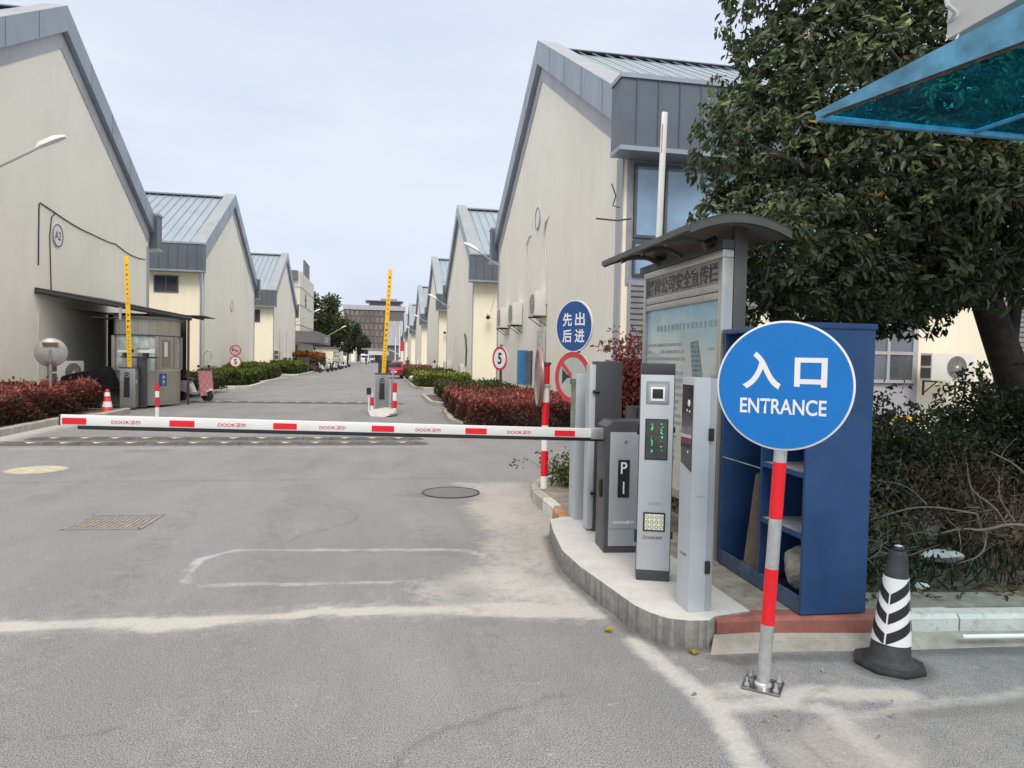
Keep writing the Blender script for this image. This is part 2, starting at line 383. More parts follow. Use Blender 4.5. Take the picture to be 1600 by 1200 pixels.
# ------------------------------------------------------------------ ground
def seg_dist(P, pts):
    d = np.full(len(P), 1e9)
    for a, b in zip(pts[:-1], pts[1:]):
        a = np.array(a); b = np.array(b); ab = b - a
        t = np.clip(((P - a) @ ab) / (ab @ ab), 0, 1); d = np.minimum(d, np.linalg.norm(P - a - t[:, None] * ab, axis=1))
    return d
def sm(x, a, b):
    t = np.clip((x - a) / (b - a), 0, 1); return t * t * (3 - 2 * t)
def vnoise(P, s, seed):
    r = np.random.default_rng(seed); g = r.random((64, 64)); q = P * s; i = np.floor(q).astype(int); f = q - i; f = f * f * (3 - 2 * f)
    x0, y0 = i[:, 0] % 64, i[:, 1] % 64; x1, y1 = (x0 + 1) % 64, (y0 + 1) % 64
    return (g[x0, y0] * (1 - f[:, 0]) + g[x1, y0] * f[:, 0]) * (1 - f[:, 1]) + (g[x0, y1] * (1 - f[:, 0]) + g[x1, y1] * f[:, 0]) * f[:, 1]
def inpoly(P, poly):
    x, y = P[:, 0], P[:, 1]; c = np.zeros(len(P), bool); j = len(poly) - 1
    for i in range(len(poly)):
        xi, yi = poly[i]; xj, yj = poly[j]
        c ^= ((yi > y) != (yj > y)) & (x < (xj - xi) * (y - yi) / (yj - yi + 1e-12) + xi); j = i
    return c
g_ = MB().add([(-900, -60, 0), (900, -60, 0), (900, 2200, 0), (-900, 2200, 0)], [(0, 1, 2, 3)]).build('ground', 'asphalt', recalc=False, loc=(0, 0, -.004)); struct(g_)
def near_road():
    xs = np.arange(-8.6, 5.001, .045); ys = np.concatenate([np.arange(.3, 9.5, .045), np.arange(9.5, 24, .12)])
    X, Y = np.meshgrid(xs, ys); P = np.stack([X.ravel(), Y.ravel()], 1)
    nx, ny = len(xs), len(ys)
    me = bpy.data.meshes.new('road'); V = np.concatenate([P, np.zeros((len(P), 1))], 1)
    i = np.arange(nx - 1)[None, :] + nx * np.arange(ny - 1)[:, None]; i = i.ravel()
    q = np.stack([i, i + 1, i + nx + 1, i + nx], 1)
    me.vertices.add(len(V)); me.vertices.foreach_set('co', V.ravel()); me.loops.add(q.size); me.loops.foreach_set('vertex_index', q.ravel().astype(np.int32))
    me.polygons.add(len(q)); me.polygons.foreach_set('loop_start', (np.arange(len(q)) * 4).astype(np.int32)); me.update(calc_edges=True)
    w1 = (vnoise(P, 2.2, 1) - .5); w2 = (vnoise(P, 6, 2) - .5); w3 = vnoise(P, .9, 3); w4 = vnoise(P, 14, 9) - .5
    dust = np.zeros(len(P)); stain_and_dark = np.zeros(len(P)); pink = np.zeros(len(P))
    Q = P + np.stack([w1, w2], 1) * .05
    # cut groove filled with pale mortar running across the lane
    d = seg_dist(Q, [(-8.6, 4.78), (-2.21, 4.57), (-1.87, 4.57), (-1.31, 4.51), (-1.01, 4.5), (-.56, 4.56), (-.37, 4.60), (.87, 4.48), (1.41, 4.36)])
    wd = .055 + .05 * vnoise(P, 1.6, 5) + .04 * np.exp(-((P[:, 0] + 1.25) / .25) ** 2) + .05 * sm(P[:, 0], .2, 1.3)
    dust = np.maximum(dust, (.62 + .5 * vnoise(P, 2.7, 31)) * (1 - sm(d, wd * .6, wd * 1.5)))
    dust = np.maximum(dust, .30 * (1 - sm(d, .05, .30)))
    # induction loop outline
    lp = [(-1.20, 6.17), (.69, 5.96), (.86, 5.78), (.83, 5.40), (.66, 5.12), (-1.27, 5.24), (-1.42, 5.36), (-1.40, 5.9), (-1.20, 6.17)]
    d = seg_dist(Q, lp); dust = np.maximum(dust, (.48 + .30 * w1) * (1 - sm(d, .015, .06)))
    # dusty apron along the island
    zone = [(1.0, 9.2), (1.25, 8.4), (.95, 7.6), (1.0, 6.6), (.85, 5.6), (.2, 5.0), (.3, 4.55), (1.05, 4.3), (1.5, 4.1), (1.7, 3.6), (1.9, 4.2), (1.9, 9.2)]
    zin = inpoly(Q, zone); zd = seg_dist(Q, zone + [zone[0]]); s_ = np.where(zin, zd, -zd)
    k = sm(s_, -.25, .22) * (.55 + .8 * w3)
    pink = np.maximum(pink, .60 * k * sm(P[:, 1], 4.6, 6.2)); dust = np.maximum(dust, .55 * k * (vnoise(P, 3.1, 8) + .25))
    # mortar line towards the camera and round the sign base
    d = seg_dist(Q, [(1.50, 3.86), (1.56, 3.36), (1.58, 2.97), (1.45, 2.3), (1.25, 1.4)])
    dust = np.maximum(dust, .80 * (1 - sm(d, .02, .12)))
    d = seg_dist(Q, [(1.65, 3.05), (1.95, 3.05), (2.15, 2.93), (2.09, 2.70), (2.18, 2.2)]); dust = np.maximum(dust, .72 * (1 - sm(d, .02, .11)))
    d = seg_dist(Q, [(1.95, 3.14), (2.3, 3.12), (2.62, 3.02)]); dust = np.maximum(dust, .85 * (1 - sm(d, .02, .14)))
    d = seg_dist(Q, [(2.15, 2.88), (2.55, 2.92), (3.3, 2.98), (4.4, 3.05)]); dust = np.maximum(dust, .5 * (1 - sm(d, .01, .07)))
    d = seg_dist(Q, [(1.62, 3.2), (1.9, 3.2)]); dust = np.maximum(dust, .6 * (1 - sm(d, .0, .16)))
    d = seg_dist(Q, [(1.9, 3.56), (2.6, 3.5), (3.2, 3.5), (4.4, 3.35)]); stain_and_dark = np.maximum(stain_and_dark, .62 * (1 - sm(d, .02, .12)))
    d = seg_dist(Q, [(2.55, 2.85), (3.1, 2.88)]); stain_and_dark = np.maximum(stain_and_dark, .35 * (1 - sm(d, .02, .10)))
    # brownish worn patch right foreground
    r_ = np.linalg.norm((Q - [2.0, 2.62]) / [.42, .26], axis=1); pink = np.maximum(pink, .62 * (1 - sm(r_, .6, 1.2)))
    pink = np.maximum(pink, .25 * sm(P[:, 0], 1.75, 2.3) * (1 - sm(P[:, 1], 3.3, 3.6)))
    # horizontal laying seam and darker smooth field
    d = np.abs(P[:, 1] - 9.65 - .05 * w1); stain_and_dark = np.maximum(stain_and_dark, .35 * (1 - sm(d, .02, .10)) * (P[:, 0] < 1.2))
    for cx, cy, rr in ((-3.4, 2.9, .22), (.6, 8.45, .55), (-3.9, 12.6, .5)):
        r_ = np.linalg.norm((Q - [cx, cy]) / [rr, rr * .5], axis=1); stain_and_dark = np.maximum(stain_and_dark, .38 * (1 - sm(r_, .4, 1.2)))
    # hairline cracks, wheel tracks, darker edging along the pad and round the cone
    rr_ = np.random.default_rng(5)
    for (cx, cy, an, ln) in ((-3.2, 3.4, .3, 2.2), (.1, 2.6, 1.9, 1.3), (-1.2, 8.3, .1, 2.6), (1.9, 2.4, 2.6, 1.0), (-5, 6.4, .5, 2.4), (.2, 10.5, 1.4, 1.8), (3.2, 2.9, .2, 1.6)):
        pts = [(cx, cy)]
        for k_ in range(14): an += rr_.normal() * .35; pts.append((pts[-1][0] + cos(an) * ln / 14, pts[-1][1] + sin(an) * ln / 14))
        d = seg_dist(P, pts); stain_and_dark = np.maximum(stain_and_dark, .38 * (1 - sm(d, .0, .05)))
    for tx in (-3.6, -1.9, -.9, .5): 
        d = np.abs(P[:, 0] - tx - .12 * np.sin(P[:, 1] * .5)); stain_and_dark = np.maximum(stain_and_dark, (.10 + .16 * w3) * (1 - sm(d, .05, .32)))
    d = seg_dist(P, [(1.70, 6.42), (1.55, 6.3), (1.40, 5.27), (1.42, 4.85), (1.49, 4.32), (1.53, 4.0), (1.66, 3.74), (1.90, 3.69)]); stain_and_dark = np.maximum(stain_and_dark, .75 * (1 - sm(d, .0, .10)))
    d = np.linalg.norm(P - [2.8, 3.36], axis=1); stain_and_dark = np.maximum(stain_and_dark, .7 * (1 - sm(d, .17, .30)))
    # dust beside the far left kerb
    d = seg_dist(Q, [(-7.0, 13.0), (-7.1, 16.5), (-6.6, 18.7)]); dust = np.maximum(dust, .7 * (1 - sm(d, .1, .6)))
    d = seg_dist(Q, [(-8.6, 12.9), (1.0, 13.1)]); dust = np.maximum(dust, .30 * (1 - sm(d, .03, .25)) * (vnoise(P, 1.1, 21) + .3))
    col = np.ones((len(P), 4)); col[:, 0] = np.clip(dust, 0, 1.2); col[:, 1] = stain_and_dark; col[:, 2] = pink
    a = me.color_attributes.new('dust', 'FLOAT_COLOR', 'POINT'); a.data.foreach_set('color', col.ravel())
    me.materials.append(M['asphalt']); o = bpy.data.objects.new('road', me); C.objects.link(o); struct(o)
near_road()

def island(name, poly, z=.15, top='paving', kerb='kerbgrey', kw=.12, closed=True, segs=None):
    """kerb ring of stones + top sheet ; structure"""
    b = MB(); b.prism(poly, 2, -.02, z - .012); o = b.build(name, top, smooth=0); struct(o)
    return o
def kerb_strip(name, pts, z=.15, w=.13, m='kerbgrey', gap=None):
    b = MB(); pts = [Vector((p[0], p[1], 0)) for p in pts]; n = len(pts)
    off = []
    for i in range(n):
        d = (pts[min(i + 1, n - 1)] - pts[max(i - 1, 0)]).normalized(); off.append(Vector((-d.y, d.x, 0)) * w)
    for i in range(n - 1):
        a, c = pts[i], pts[i + 1]; L = (c - a).length; k = max(1, round(L / .62))
        for j in range(k):
            t0, t1 = j / k, (j + 1) / k - (.012 / L if L > .3 else 0)
            p0, p1 = a.lerp(c, t0), a.lerp(c, t1); o0, o1 = off[i].lerp(off[i + 1], t0), off[i].lerp(off[i + 1], t1)
            zz = z + random.uniform(-.004, .004)
            q = [p0, p1, p1 + o1, p0 + o0]; ch = .022
            b.add([(v.x, v.y, -.03) for v in q] + [(q[0].x, q[0].y, zz - ch), (q[1].x, q[1].y, zz - ch)] +
                  [tuple(q[0] + o0.normalized() * ch + Vector((0, 0, zz))), tuple(q[1] + o1.normalized() * ch + Vector((0, 0, zz))),
                   (q[2].x, q[2].y, zz), (q[3].x, q[3].y, zz)],
                  [(0, 1, 5, 4), (4, 5, 7, 6), (6, 7, 8, 9), (1, 2, 8, 7, 5), (0, 4, 6, 9, 3), (2, 3, 9, 8), (0, 3, 2, 1)])
    o = b.build(name, m, smooth=0); return struct(o)

# near right island: soil bed, paving, new concrete pad, kerbs
island('planting_bed', [(2.02, 3.92), (7.5, 3.5), (13.5, 3.5), (13.5, 13.9), (5.2, 13.9), (4.4, 9.4), (2.9, 9.4), (2.9, 4.1)], .158, 'soil')
island('pavement', [(1.80, 6.30), (1.78, 3.86), (2.2, 3.87), (4.2, 3.70), (4.2, 3.95), (2.95, 4.1), (2.9, 8.95), (2.4, 8.92), (2.05, 8.6), (1.86, 8.1), (1.86, 7.0)], .166, 'paving')
pad = MB(); pp = [(1.72, 6.42), (1.58, 6.34), (1.50, 5.9), (1.42, 5.27), (1.44, 4.85), (1.51, 4.32), (1.55, 4.02), (1.60, 3.88), (1.67, 3.78), (1.78, 3.73), (1.90, 3.72), (1.96, 3.775), (2.22, 3.83), (2.22, 4.25), (2.24, 4.9), (2.20, 6.0), (2.18, 6.45)]
pad.prism(pp, 2, -.03, .162); struct(pad.build('concrete_pad', 'concrete', bevel=.006))
kerb_strip('kerb_pale', [(1.80, 6.98), (1.76, 7.45), (1.76, 7.9), (1.82, 8.3), (1.97, 8.68), (2.2, 8.9), (2.6, 9.02), (4.4, 9.45)], .15, -.13, 'kerbgrey')
kerb_strip('kerb_white_short', [(1.765, 6.98), (1.76, 7.42)], .152, -.135, 'kerbwhite')
kerb_strip('kerb_orange', [(1.72, 6.42), (1.76, 6.96)], .151, -.16, 'kerborange')
kerb_strip('kerb_red', [(1.965, 3.755), (2.2, 3.755), (3.05, 3.655)], .152, .13, 'kerbred')
kerb_strip('kerb_white', [(3.055, 3.655), (3.5, 3.62), (4.3, 3.54), (7.0, 3.3)], .152, .13, 'kerbwhite')
sk = MB(); sk.add([(1.86, 3.62, .001), (2.3, 3.60, .001), (3.1, 3.52, .001), (4.4, 3.44, .001), (4.4, 3.56, .06), (3.1, 3.672, .06), (2.3, 3.752, .06), (1.95, 3.76, .06)], [(0, 1, 6, 7), (1, 2, 5, 6), (2, 3, 4, 5)])
struct(sk.build('kerb_haunch', 'paving2', smooth=60))
# far beds
def bed(poly, edge, top='soil', km='kerbgrey', nm='planting_bed'):
    island(nm, poly, .13, top); kerb_strip('kerb', edge, .15, .13, km)
bed([(2.05, 15.5), (4.94, 15.3), (4.94, 22.0), (1.95, 22.0), (1.8, 18)], [(1.9, 22.1), (1.72, 18.0), (2.0, 15.4), (4.94, 15.2)][::1])
bed([(2.3, 23.8), (4.94, 23.7), (4.94, 30), (1.8, 30), (1.8, 25.3)], [(1.7, 30.2), (1.7, 25.3), (2.25, 23.7), (4.94, 23.6)])
bed([(2.3, 37.3), (4.94, 37.1), (4.94, 54), (1.8, 54), (1.8, 39)], [(1.7, 54), (1.68, 39), (2.2, 37.2), (4.94, 37)])
bed([(1.8, 60), (4.94, 60), (4.94, 79), (1.8, 79)], [(1.7, 79), (1.7, 60), (4.94, 59.9)])
bed([(-9.5, 12), (-7.25, 12), (-7.3, 17.3), (-6.9, 18.9), (-6.9, 20.5), (-9.5, 20.5)], [(-7.1, 12), (-7.17, 17.3), (-6.75, 18.9), (-6.75, 20.6)])
bed([(-9.5, 35.8), (-7, 35.8), (-6.55, 36.7), (-6.75, 42.3), (-9.5, 42.3)], [(-9.5, 35.7), (-6.95, 35.7), (-6.42, 36.6), (-6.62, 42.4)], km='kerbwhite')
bed([(-9.5, 43.6), (-7.1, 43.6), (-7.0, 52), (-9.5, 52)], [(-9.5, 43.5), (-7.1, 43.5), (-6.85, 44.5), (-6.9, 52)], km='kerbwhite')
bed([(-9.5, 61), (-7.1, 61), (-7.0, 75), (-9.5, 75)], [(-9.5, 60.9), (-7.0, 60.9), (-6.9, 75)], km='kerbwhite')

# speed humps
def hump(y, x0, x1, label, step=.545, name='speed_hump', w=.42, start=.28):
    t = thing(name, label, 'speed hump', ((x0 + x1) / 2, y, 0), 0, 'rubber speed humps across the road')
    L = x1 - x0; b = MB(); prof = [(-w / 2, 0), (-w * .36, .030), (-w * .16, .045), (w * .16, .045), (w * .36, .030), (w / 2, 0)]
    n = round((L - .5) / step); xs = -L / 2 + .25
    st = (L - .5) / n
    for i in range(n): b.prism(prof, 0, xs + i * st, xs + (i + 1) * st - .008)
    for sgn in (-1, 1):
        b.add([(sgn * (L / 2 - .25), p[0], p[1]) for p in prof] + [(sgn * (L / 2 - .10), p[0] * .85, p[1] * .7) for p in prof] + [(sgn * L / 2, p[0] * .45, .001) for p in prof],
              [(i, i + 1, i + 7, i + 6) for i in range(5)] + [(i + 6, i + 7, i + 13, i + 12) for i in range(5)])
    for i in range(n):
        x = xs + i * st + st * .5
        for sg in (-1, 1):
            b.add([(x, -w * .34, .0365), (x + sg * .13, -w * .02, .0485), (x + sg * .20, w * .06, .0485), (x, -w * .20, .0475)], [(0, 1, 2, 3) if sg > 0 else (0, 3, 2, 1)], 1)
    b.build('rubber_body', ['rubgrey', 'yelpaint'], t, smooth=30)
    return t
hump(13.56, -7.1, .92, 'grey rubber speed hump with pale arrows, nearest strip of the front pair')
hump(14.32, -6.5, .86, 'grey rubber speed hump with pale arrows, farther strip of the front pair')
hump(25.5, -6.6, .82, 'rubber speed hump with white arrows between the scooter and the centre gate post')
# covers
t = thing('manhole_cover', 'round grey iron manhole cover in the asphalt left of the painted kerb', 'manhole cover', (.86, 8.55, 0))
MB().lathe([(.36, .001), (.36, .010), (.335, .010), (.335, .002)], 40).build('rim', 'black', t)
MB().lathe([(.333, .001), (.333, .007), (.0005, .008)], 40).build('lid', mat('iron_lid', (.17, .175, .18), .5, .4, var=.2, scale=30, bmp=.5, bscale=90), t)
t = thing('manhole_cover', 'round cream manhole cover set in the road in front of the speed humps', 'manhole cover', (-4.68, 10.62, 0))
MB().lathe([(.34, .001), (.34, .010), (.0005, .011)], 40).build('lid', mat('cream_lid', (.47, .44, .33), .8, var=.2, scale=9, bmp=.3, dirt=.3), t)
MB().lathe([(.375, .001), (.375, .007), (.345, .007), (.345, .001)], 40).build('rim', 'kerbgrey', t)
t = thing('drain_grate', 'rectangular drain grate in the asphalt at the left', 'drain grate', (-2.53, 7.30, 0), R(-3))
b = MB()
for s in (-1, 1): b.box((-.34, s * .29 - .015, 0), (.34, s * .29 + .015, .008)); b.box((s * .34 - .015, -.305, 0), (s * .34 + .015, .305, .008))
b.build('frame', 'pole', t, smooth=0)
b = MB()
for i in range(15): b.box((-.315 + i * .0455 - .012, -.26, 0), (-.315 + i * .0455 + .014, .26, .006))
b.build('bars', mat('dusty_grate', (.27, .25, .22), .8, var=.3, scale=15), t, smooth=0)

# ------------------------------------------------------------------ halls
HR, ET, EB, HW = 11.92, 7.35, 6.01, 8.1
SL = (HR - ET) / HW
def hall(side, yc, L=22, label='', near='plain', idx=0, X=None, seams=True, vents=True):
    s = side; X = X if X is not None else (4.75 if s > 0 else -9.32)
    t = thing('warehouse_hall', label, 'building', (X, yc, 0), 0, 'gabled halls along the street')
    pent = [(-8, -.05), (8, -.05), (8, ET - .45 + .05), (0, HR - .45), (-8, ET - .45 + .05)]
    body = MB(); x0, x1 = s * .2, s * L
    n = len(pent); vs = [(x0, *p) for p in pent] + [(x1, *p) for p in pent]
    body.add(vs, [tuple(range(n)), tuple(range(n, 2 * n))], 0); body.add(vs, [(i, (i + 1) % n, n + (i + 1) % n, n + i) for i in range(n)], 1)
    body.build('wall', ['wall', 'cream'], t, smooth=0)
    tr = MB()
    for q in (-1, 1):
        a = [(q * 8.0, ET - .70), (0, HR - .78), (0, HR - 1.28), (q * 8.0, ET - 1.20)]
        tr.prism(a, 0, s * .17, s * .205)
    for q in (-1,) if near != 'none' else (): tr.box((s * .17, q * 8.003, 0), (s * .205, q * 7.62, EB))
    tr.box((s * .172, 7.75, 0), (s * .207, 8.003, EB))
    tr.build('trim', 'trimlilac', t, smooth=0)
    vg = MB(); poly = [(-8.1, ET), (0, HR), (8.1, ET), (8.1, ET - .75), (0, HR - .75), (-8.1, ET - .75)]
    vg.prism(poly, 0, 0, s * .62)
    # joints in the verge cladding
    for q in (-1, 1):
        for j in (1, 2, 3, 4):
            y = q * j * 1.75; z = HR - abs(y) * SL
            vg.add([(-s * .004, y, z - .74), (-s * .004, y + .03, z - .74 - 0), (-s * .004, y + .03, z - .02), (-s * .004, y, z - .02)], [(0, 1, 2, 3)], 1)
    vg.build('verge', ['verge', 'fascia'], t, smooth=0)
    rf = MB(); zt = -.30
    for q in (-1, 1):
        rf.add([(s * .62, 0, HR + zt), (s * L, 0, HR + zt), (s * L, q * 8.55, ET + zt - .0), (s * .62, q * 8.55, ET + zt)], [(0, 1, 2, 3)], 0)
        if seams:
            for k in range(int((L - .8) / .46)):
                x = s * (.85 + k * .46); e = .013
                rf.add([(x - e, q * .12, HR + zt + .0), (x + e, q * .12, HR + zt), (x + e, q * 8.5, ET + zt + .03), (x - e, q * 8.5, ET + zt + .03),
                        (x - e, q * .12, HR + zt + .03), (x + e, q * .12, HR + zt + .03), (x + e, q * 8.5, ET + zt + .04), (x - e, q * 8.5, ET + zt + .04)],
                       [(4, 5, 6, 7), (0, 1, 5, 4), (1, 2, 6, 5), (2, 3, 7, 6), (3, 0, 4, 7)], 1)
    rf.build('roof', ['roof', 'roofseam'], t, smooth=0, recalc=True)
    rc = MB(); rc.prism([(-.25, HR + zt + .0), (-.25, HR + zt + .02), (0, HR + zt + .15), (.25, HR + zt + .02), (.25, HR + zt)], 0, s * .62, s * L); rc.build('ridge_cap', 'fascia', t, smooth=0)
    for q in (-1, 1):
        fb = MB(); y0, y1 = q * 8.05, q * 8.66
        fb.box((-s * .12, y0, EB), (s * L, y1, ET), 0)
        fb.box((-s * .15, y0, ET - .0), (s * L, y1 + q * .04, ET + .09), 1)
        fb.box((-s * .14, y0 + q * .02, EB - .09), (s * L, y1 + q * .03, EB + .0), 1)
        if seams:
            for k in range(int(L / .46)):
                x = s * (.2 + k * .46); fb.box((x - .011, y1, EB + .06), (x + .011, y1 + q * .022, ET - .01), 2)
        fb.build('eave_fascia', ['fascia', 'verge', 'winframe'], t, smooth=0)
    def window(x0, x1, z0, z1, glass='glassdark', panes=2, fw=.07, y=-8.0, fm='winframe', mid=None):
        b = MB(); a, c = s * x0, s * x1
        for (p, q2) in (((a, z0), (c, z0 + fw)), ((a, z1 - fw), (c, z1))): b.box((p[0], y - .05, p[1]), (q2[0], y + .02, q2[1]))
        for k in range(panes + 1):
            x = a + (c - a) * k / panes; e = fw / 2
            xx = x + (e if k == 0 else -e if k == panes else 0) * (1 if c > a else -1)
            b.box((xx - e, y - .048, z0 + fw), (xx + e, y + .018, z1 - fw))
        if mid: b.box((a, y - .047, mid - fw / 2), (c, y + .017, mid + fw / 2))
        f = b.build('window', fm, t, smooth=0)
        MB().box((a, y - .02, z0 + .01), (c, y + .005, z1 - .01)).build('pane', glass, f, smooth=0)
    if near == 'window': window(1.25, 2.45, 4.87, 5.75)
    if near == 'right1':
        b = MB(); b.box((.28, -8.02, 3.30), (6.0, -8.005, 6.0)); b.build('window_surround', 'greyframe', t, smooth=0)
        window(.42, 1.08, 4.30, 5.86, 'glassblue', 1, .06, -8.03); window(1.10, 2.9, 4.30, 5.86, 'glassblue', 1, .06, -8.03)
        window(.42, 1.08, 3.50, 4.24, 'glassblue', 1, .05, -8.03); window(1.10, 2.9, 3.50, 4.24, 'glassblue', 1, .05, -8.03); window(3.0, 5.8, 3.5, 5.86, 'glassblue', 2, .06, -8.03)
        b = MB()
        for k in range(27): b.prism([(-8.02, .05 + k * .12), (-8.055, .05 + k * .12 + .02), (-8.055, .05 + k * .12 + .09), (-8.02, .05 + k * .12 + .11)], 0, .40, 3.3)
        b.build('roller_shutter', 'shutter', t, smooth=0)
        b = MB(); b.box((.34, -8.06, 0), (.40, -8.0, 3.36)); b.box((.40, -8.06, 3.3), (3.3, -8.0, 3.36)); b.build('shutter_frame', 'greyframe', t, smooth=0)
        b = MB(); b.box((4.2, -8.03, .1), (7.42, -8.005, 3.8)); b.build('panel', 'trimlilac', t, smooth=0)
        window(5.9, 7.30, 1.32, 3.45, 'glassgrey', 2, .07, -8.05, 'trimlilac', 2.0); window(4.4, 5.8, 1.32, 3.45, 'glassgrey', 2, .07, -8.05, 'trimlilac', 2.0)
        b = MB()
        for k in range(32): b.prism([(-8.02, .05 + k * .12), (-8.055, .05 + k * .12 + .02), (-8.055, .05 + k * .12 + .09), (-8.02, .05 + k * .12 + .11)], 0, 9.5, 14.0)
        b.build('roller_shutter', 'shutter', t, smooth=0)
    if near == 'far':
        window(1.3, 2.2, 4.6, 5.7)
    return t
def wall_disc(side, x, y, z, r, body, label):
    t = thing('number_plate', label, 'sign', (x, y, z), R(90) if side < 0 else R(-90))
    MB().lathe([(r, -.01), (r, .01)], 32, axis=1).build('disc', 'white', t)
    MB().lathe([(r * 1.0, -.022), (r * 1.0, -.012), (r * .90, -.012), (r * .90, -.022)], 32, axis=1).build('rim', 'winframe', t)
    if body: text(body, r * 1.2, r * .75, 'winframe', t, (0, -.014, 0), bold=.02)
    return t
hall(1, 22.1, 24, 'nearest gabled hall on the right, beige wall and pale blue metal roof', 'right1')
hall(1, 46.4, 20, 'second gabled hall on the right, behind the security camera', 'plain')
hall(1, 70.3, 16, 'third gabled hall on the right, with a small dark window near the eave', 'far')
hall(1, 98, 14, 'fourth gabled hall on the right, with a street lamp arm in front', 'plain')
hall(1, 131, 12, 'fifth gabled hall on the right along the street', 'plain')
hall(1, 161, 12, 'sixth gabled hall on the right along the street', 'plain')
hall(1, 193, 12, 'farthest gabled hall on the right near the street end', 'plain')
hall(-1, 23.1, 22, 'nearest gabled hall on the left with the A2 plate and cables', 'plain')
hall(-1, 47.3, 22, 'second gabled hall on the left behind the round no-horn sign', 'window')
hall(-1, 72.5, 18, 'third gabled hall on the left with air conditioners low on its wall', 'far')
for y, l in ((170, 'narrow white gabled hall beyond the dark trees on the left'), (215, 'small far gabled hall on the left beyond the second tree'), (262, 'farthest low gabled hall on the left near the white van')):
    hall(-1, y, 12, l, 'plain')
wall_disc(-1, -9.50, 22.87, 5.08, .34, 'A2', 'round white wall plate reading A2 on the left hall')
wall_disc(-1, -9.50, 47.2, 4.75, .36, None, 'faded round white plate high on the second left hall')
wall_disc(1, 4.93, 22.3, 6.3, .36, None, 'round white plate seen edge-on, high on the near right hall')
bx = MB()
# ------------------------------------------------------------------ wall fittings
def cablet(name, label, pts, r=.015, m='cable', cat='cable'):
    o0 = Vector(pts[0]); t = MB().tube([Vector(p) - o0 for p in pts], r, 6).build(name, m, smooth=80, loc=o0); tag(t, label, cat); return t
xw = -9.50
def sag(a, b, n=8, s=.12): 
    a, b = Vector(a), Vector(b); return [a.lerp(b, i / n) - Vector((0, 0, s * sin(pi * i / n) + random.uniform(-.02, .02))) for i in range(n + 1)]
cablet('wall_cable', 'dark cable looping down from under the A2 plate to the canopy', [(xw, 22.75, 5.72), (xw, 22.5, 5.55), (xw, 22.38, 5.0), (xw, 22.42, 4.2), (xw, 22.47, 3.4)])
cablet('wall_cable', 'long dark cable sagging across the left hall wall to its far corner', [(xw, 21.7, 4.05), (xw, 21.72, 5.0), (xw, 21.75, 5.75)] + sag((xw, 21.8, 5.8), (xw, 27.5, 5.55), 8, .1) + sag((xw, 27.6, 5.55), (xw, 30.6, 5.45), 4, .1), .018)
cablet('rain_pipe', 'white plastic pipe with flared top left of the canopy shadow', [(xw, 21.65, .3), (xw, 21.65, 2.75)], .05, 'pipe', 'pipe')
xr = 4.92
cablet('refrigerant_hose', 'pale insulated hose curving up from the two wall air conditioners', [(xr, 23.3, 3.5), (xr, 23.35, 4.3), (xr, 23.9, 5.3), (xr, 23.95, 5.75), (xr, 23.5, 5.95), (xr + .05, 23.2, 5.9)], .022, 'pipe', 'hose')
cablet('refrigerant_hose', 'pale insulated hose rising highest on the near right hall wall', [(xr, 20.8, 3.4), (xr, 20.85, 4.3), (xr, 21.0, 5.0), (xr, 21.35, 5.6), (xr, 21.15, 5.95), (xr + .05, 20.75, 6.1)], .03, 'pipe', 'hose')
def ac_unit(label, loc, rz, w=.85, h=.56, d=.30, group='outdoor air conditioning units', bracket=True):
    """front faces -Y, back at y=0 side"""
    t = thing('air_conditioner', label, 'air conditioner', loc, rz, group)
    MB().box((-w / 2, -d, 0), (w / 2, 0, h)).build('casing', 'ac', t, bevel=.012)
    cx = .08 * w; r = h * .41
    MB().lathe([(r, -.004), (r, .004), (.001, .006)], 32, c=(cx, -d - .002, h / 2), axis=1).build('fan_recess', 'acdark', t)
    g = MB()
    for k in range(9):
        rr = r * (k + 1) / 9; g.lathe([(rr, -.008), (rr, -.003), (rr - .004, -.003), (rr - .004, -.008)], 32, c=(cx, -d - .004, h / 2), axis=1)
    for k in range(24):
        a = 2 * pi * k / 24; a2 = a + .5; g.tube([(cx + cos(a) * .04, -d - .014, h / 2 + sin(a) * .04), (cx + cos(a2) * r, -d - .012, h / 2 + sin(a2) * r)], .003, 4)
    g.build('fan_grille', 'acmesh', t, smooth=60)
    MB().sphere((cx, -d - .014, h / 2), .035, 12, sq=(1, .4, 1)).build('hub', 'white', t)
    b = MB(); b.box((-w / 2 - .003, -d + .03, h * .08), (-w / 2 + .03, -.02, h * .46)); b.box((-w / 2 - .003, -d + .03, h * .54), (-w / 2 + .03, -.02, h * .92))
    b.build('coil', 'acdark', t)
    b = MB()
    for k in range(4): b.box((-w / 2 + .015, -d - .004, h * (.10 + .22 * k)), (-w / 2 + .11, -d + .02, h * (.10 + .22 * k + .13)))
    if bracket:
        for x in (-w * .38, w * .38):
            b = MB(); b.box((x - .02, -d - .03, -.035), (x + .02, .05, -.001)); b.tube([(x, -d, -.03), (x, .04, -.30)], .014, 6); b.box((x - .02, .02, -.34), (x + .02, .05, -.036))
            b.build('bracket', 'charcoal', t)
    return t
a1 = ac_unit('air conditioner on the cream wall behind the tree trunk', (12.46, 13.70, 1.40), 0, 1.10, .61, .34)
ac_unit('nearest of three air conditioners high on the right hall wall', (4.93, 21.3, 3.05), R(-90), .95, .75, .36)
a2 = ac_unit('middle of three air conditioners high on the right hall wall', (4.93, 25.0, 2.95), R(-90), .95, .8, .36)
ac_unit('farthest of three air conditioners high on the right hall wall', (4.93, 27.6, 2.95), R(-90), .95, .8, .36)
ac_unit('air conditioner low on the second right hall beside a curved hose', (4.93, 41.7, .75), R(-90), .9, .65, .36)
ac_unit('air conditioner low on the second right hall, nearer of a close pair', (4.93, 50.2, .85), R(-90), .9, .65, .36)
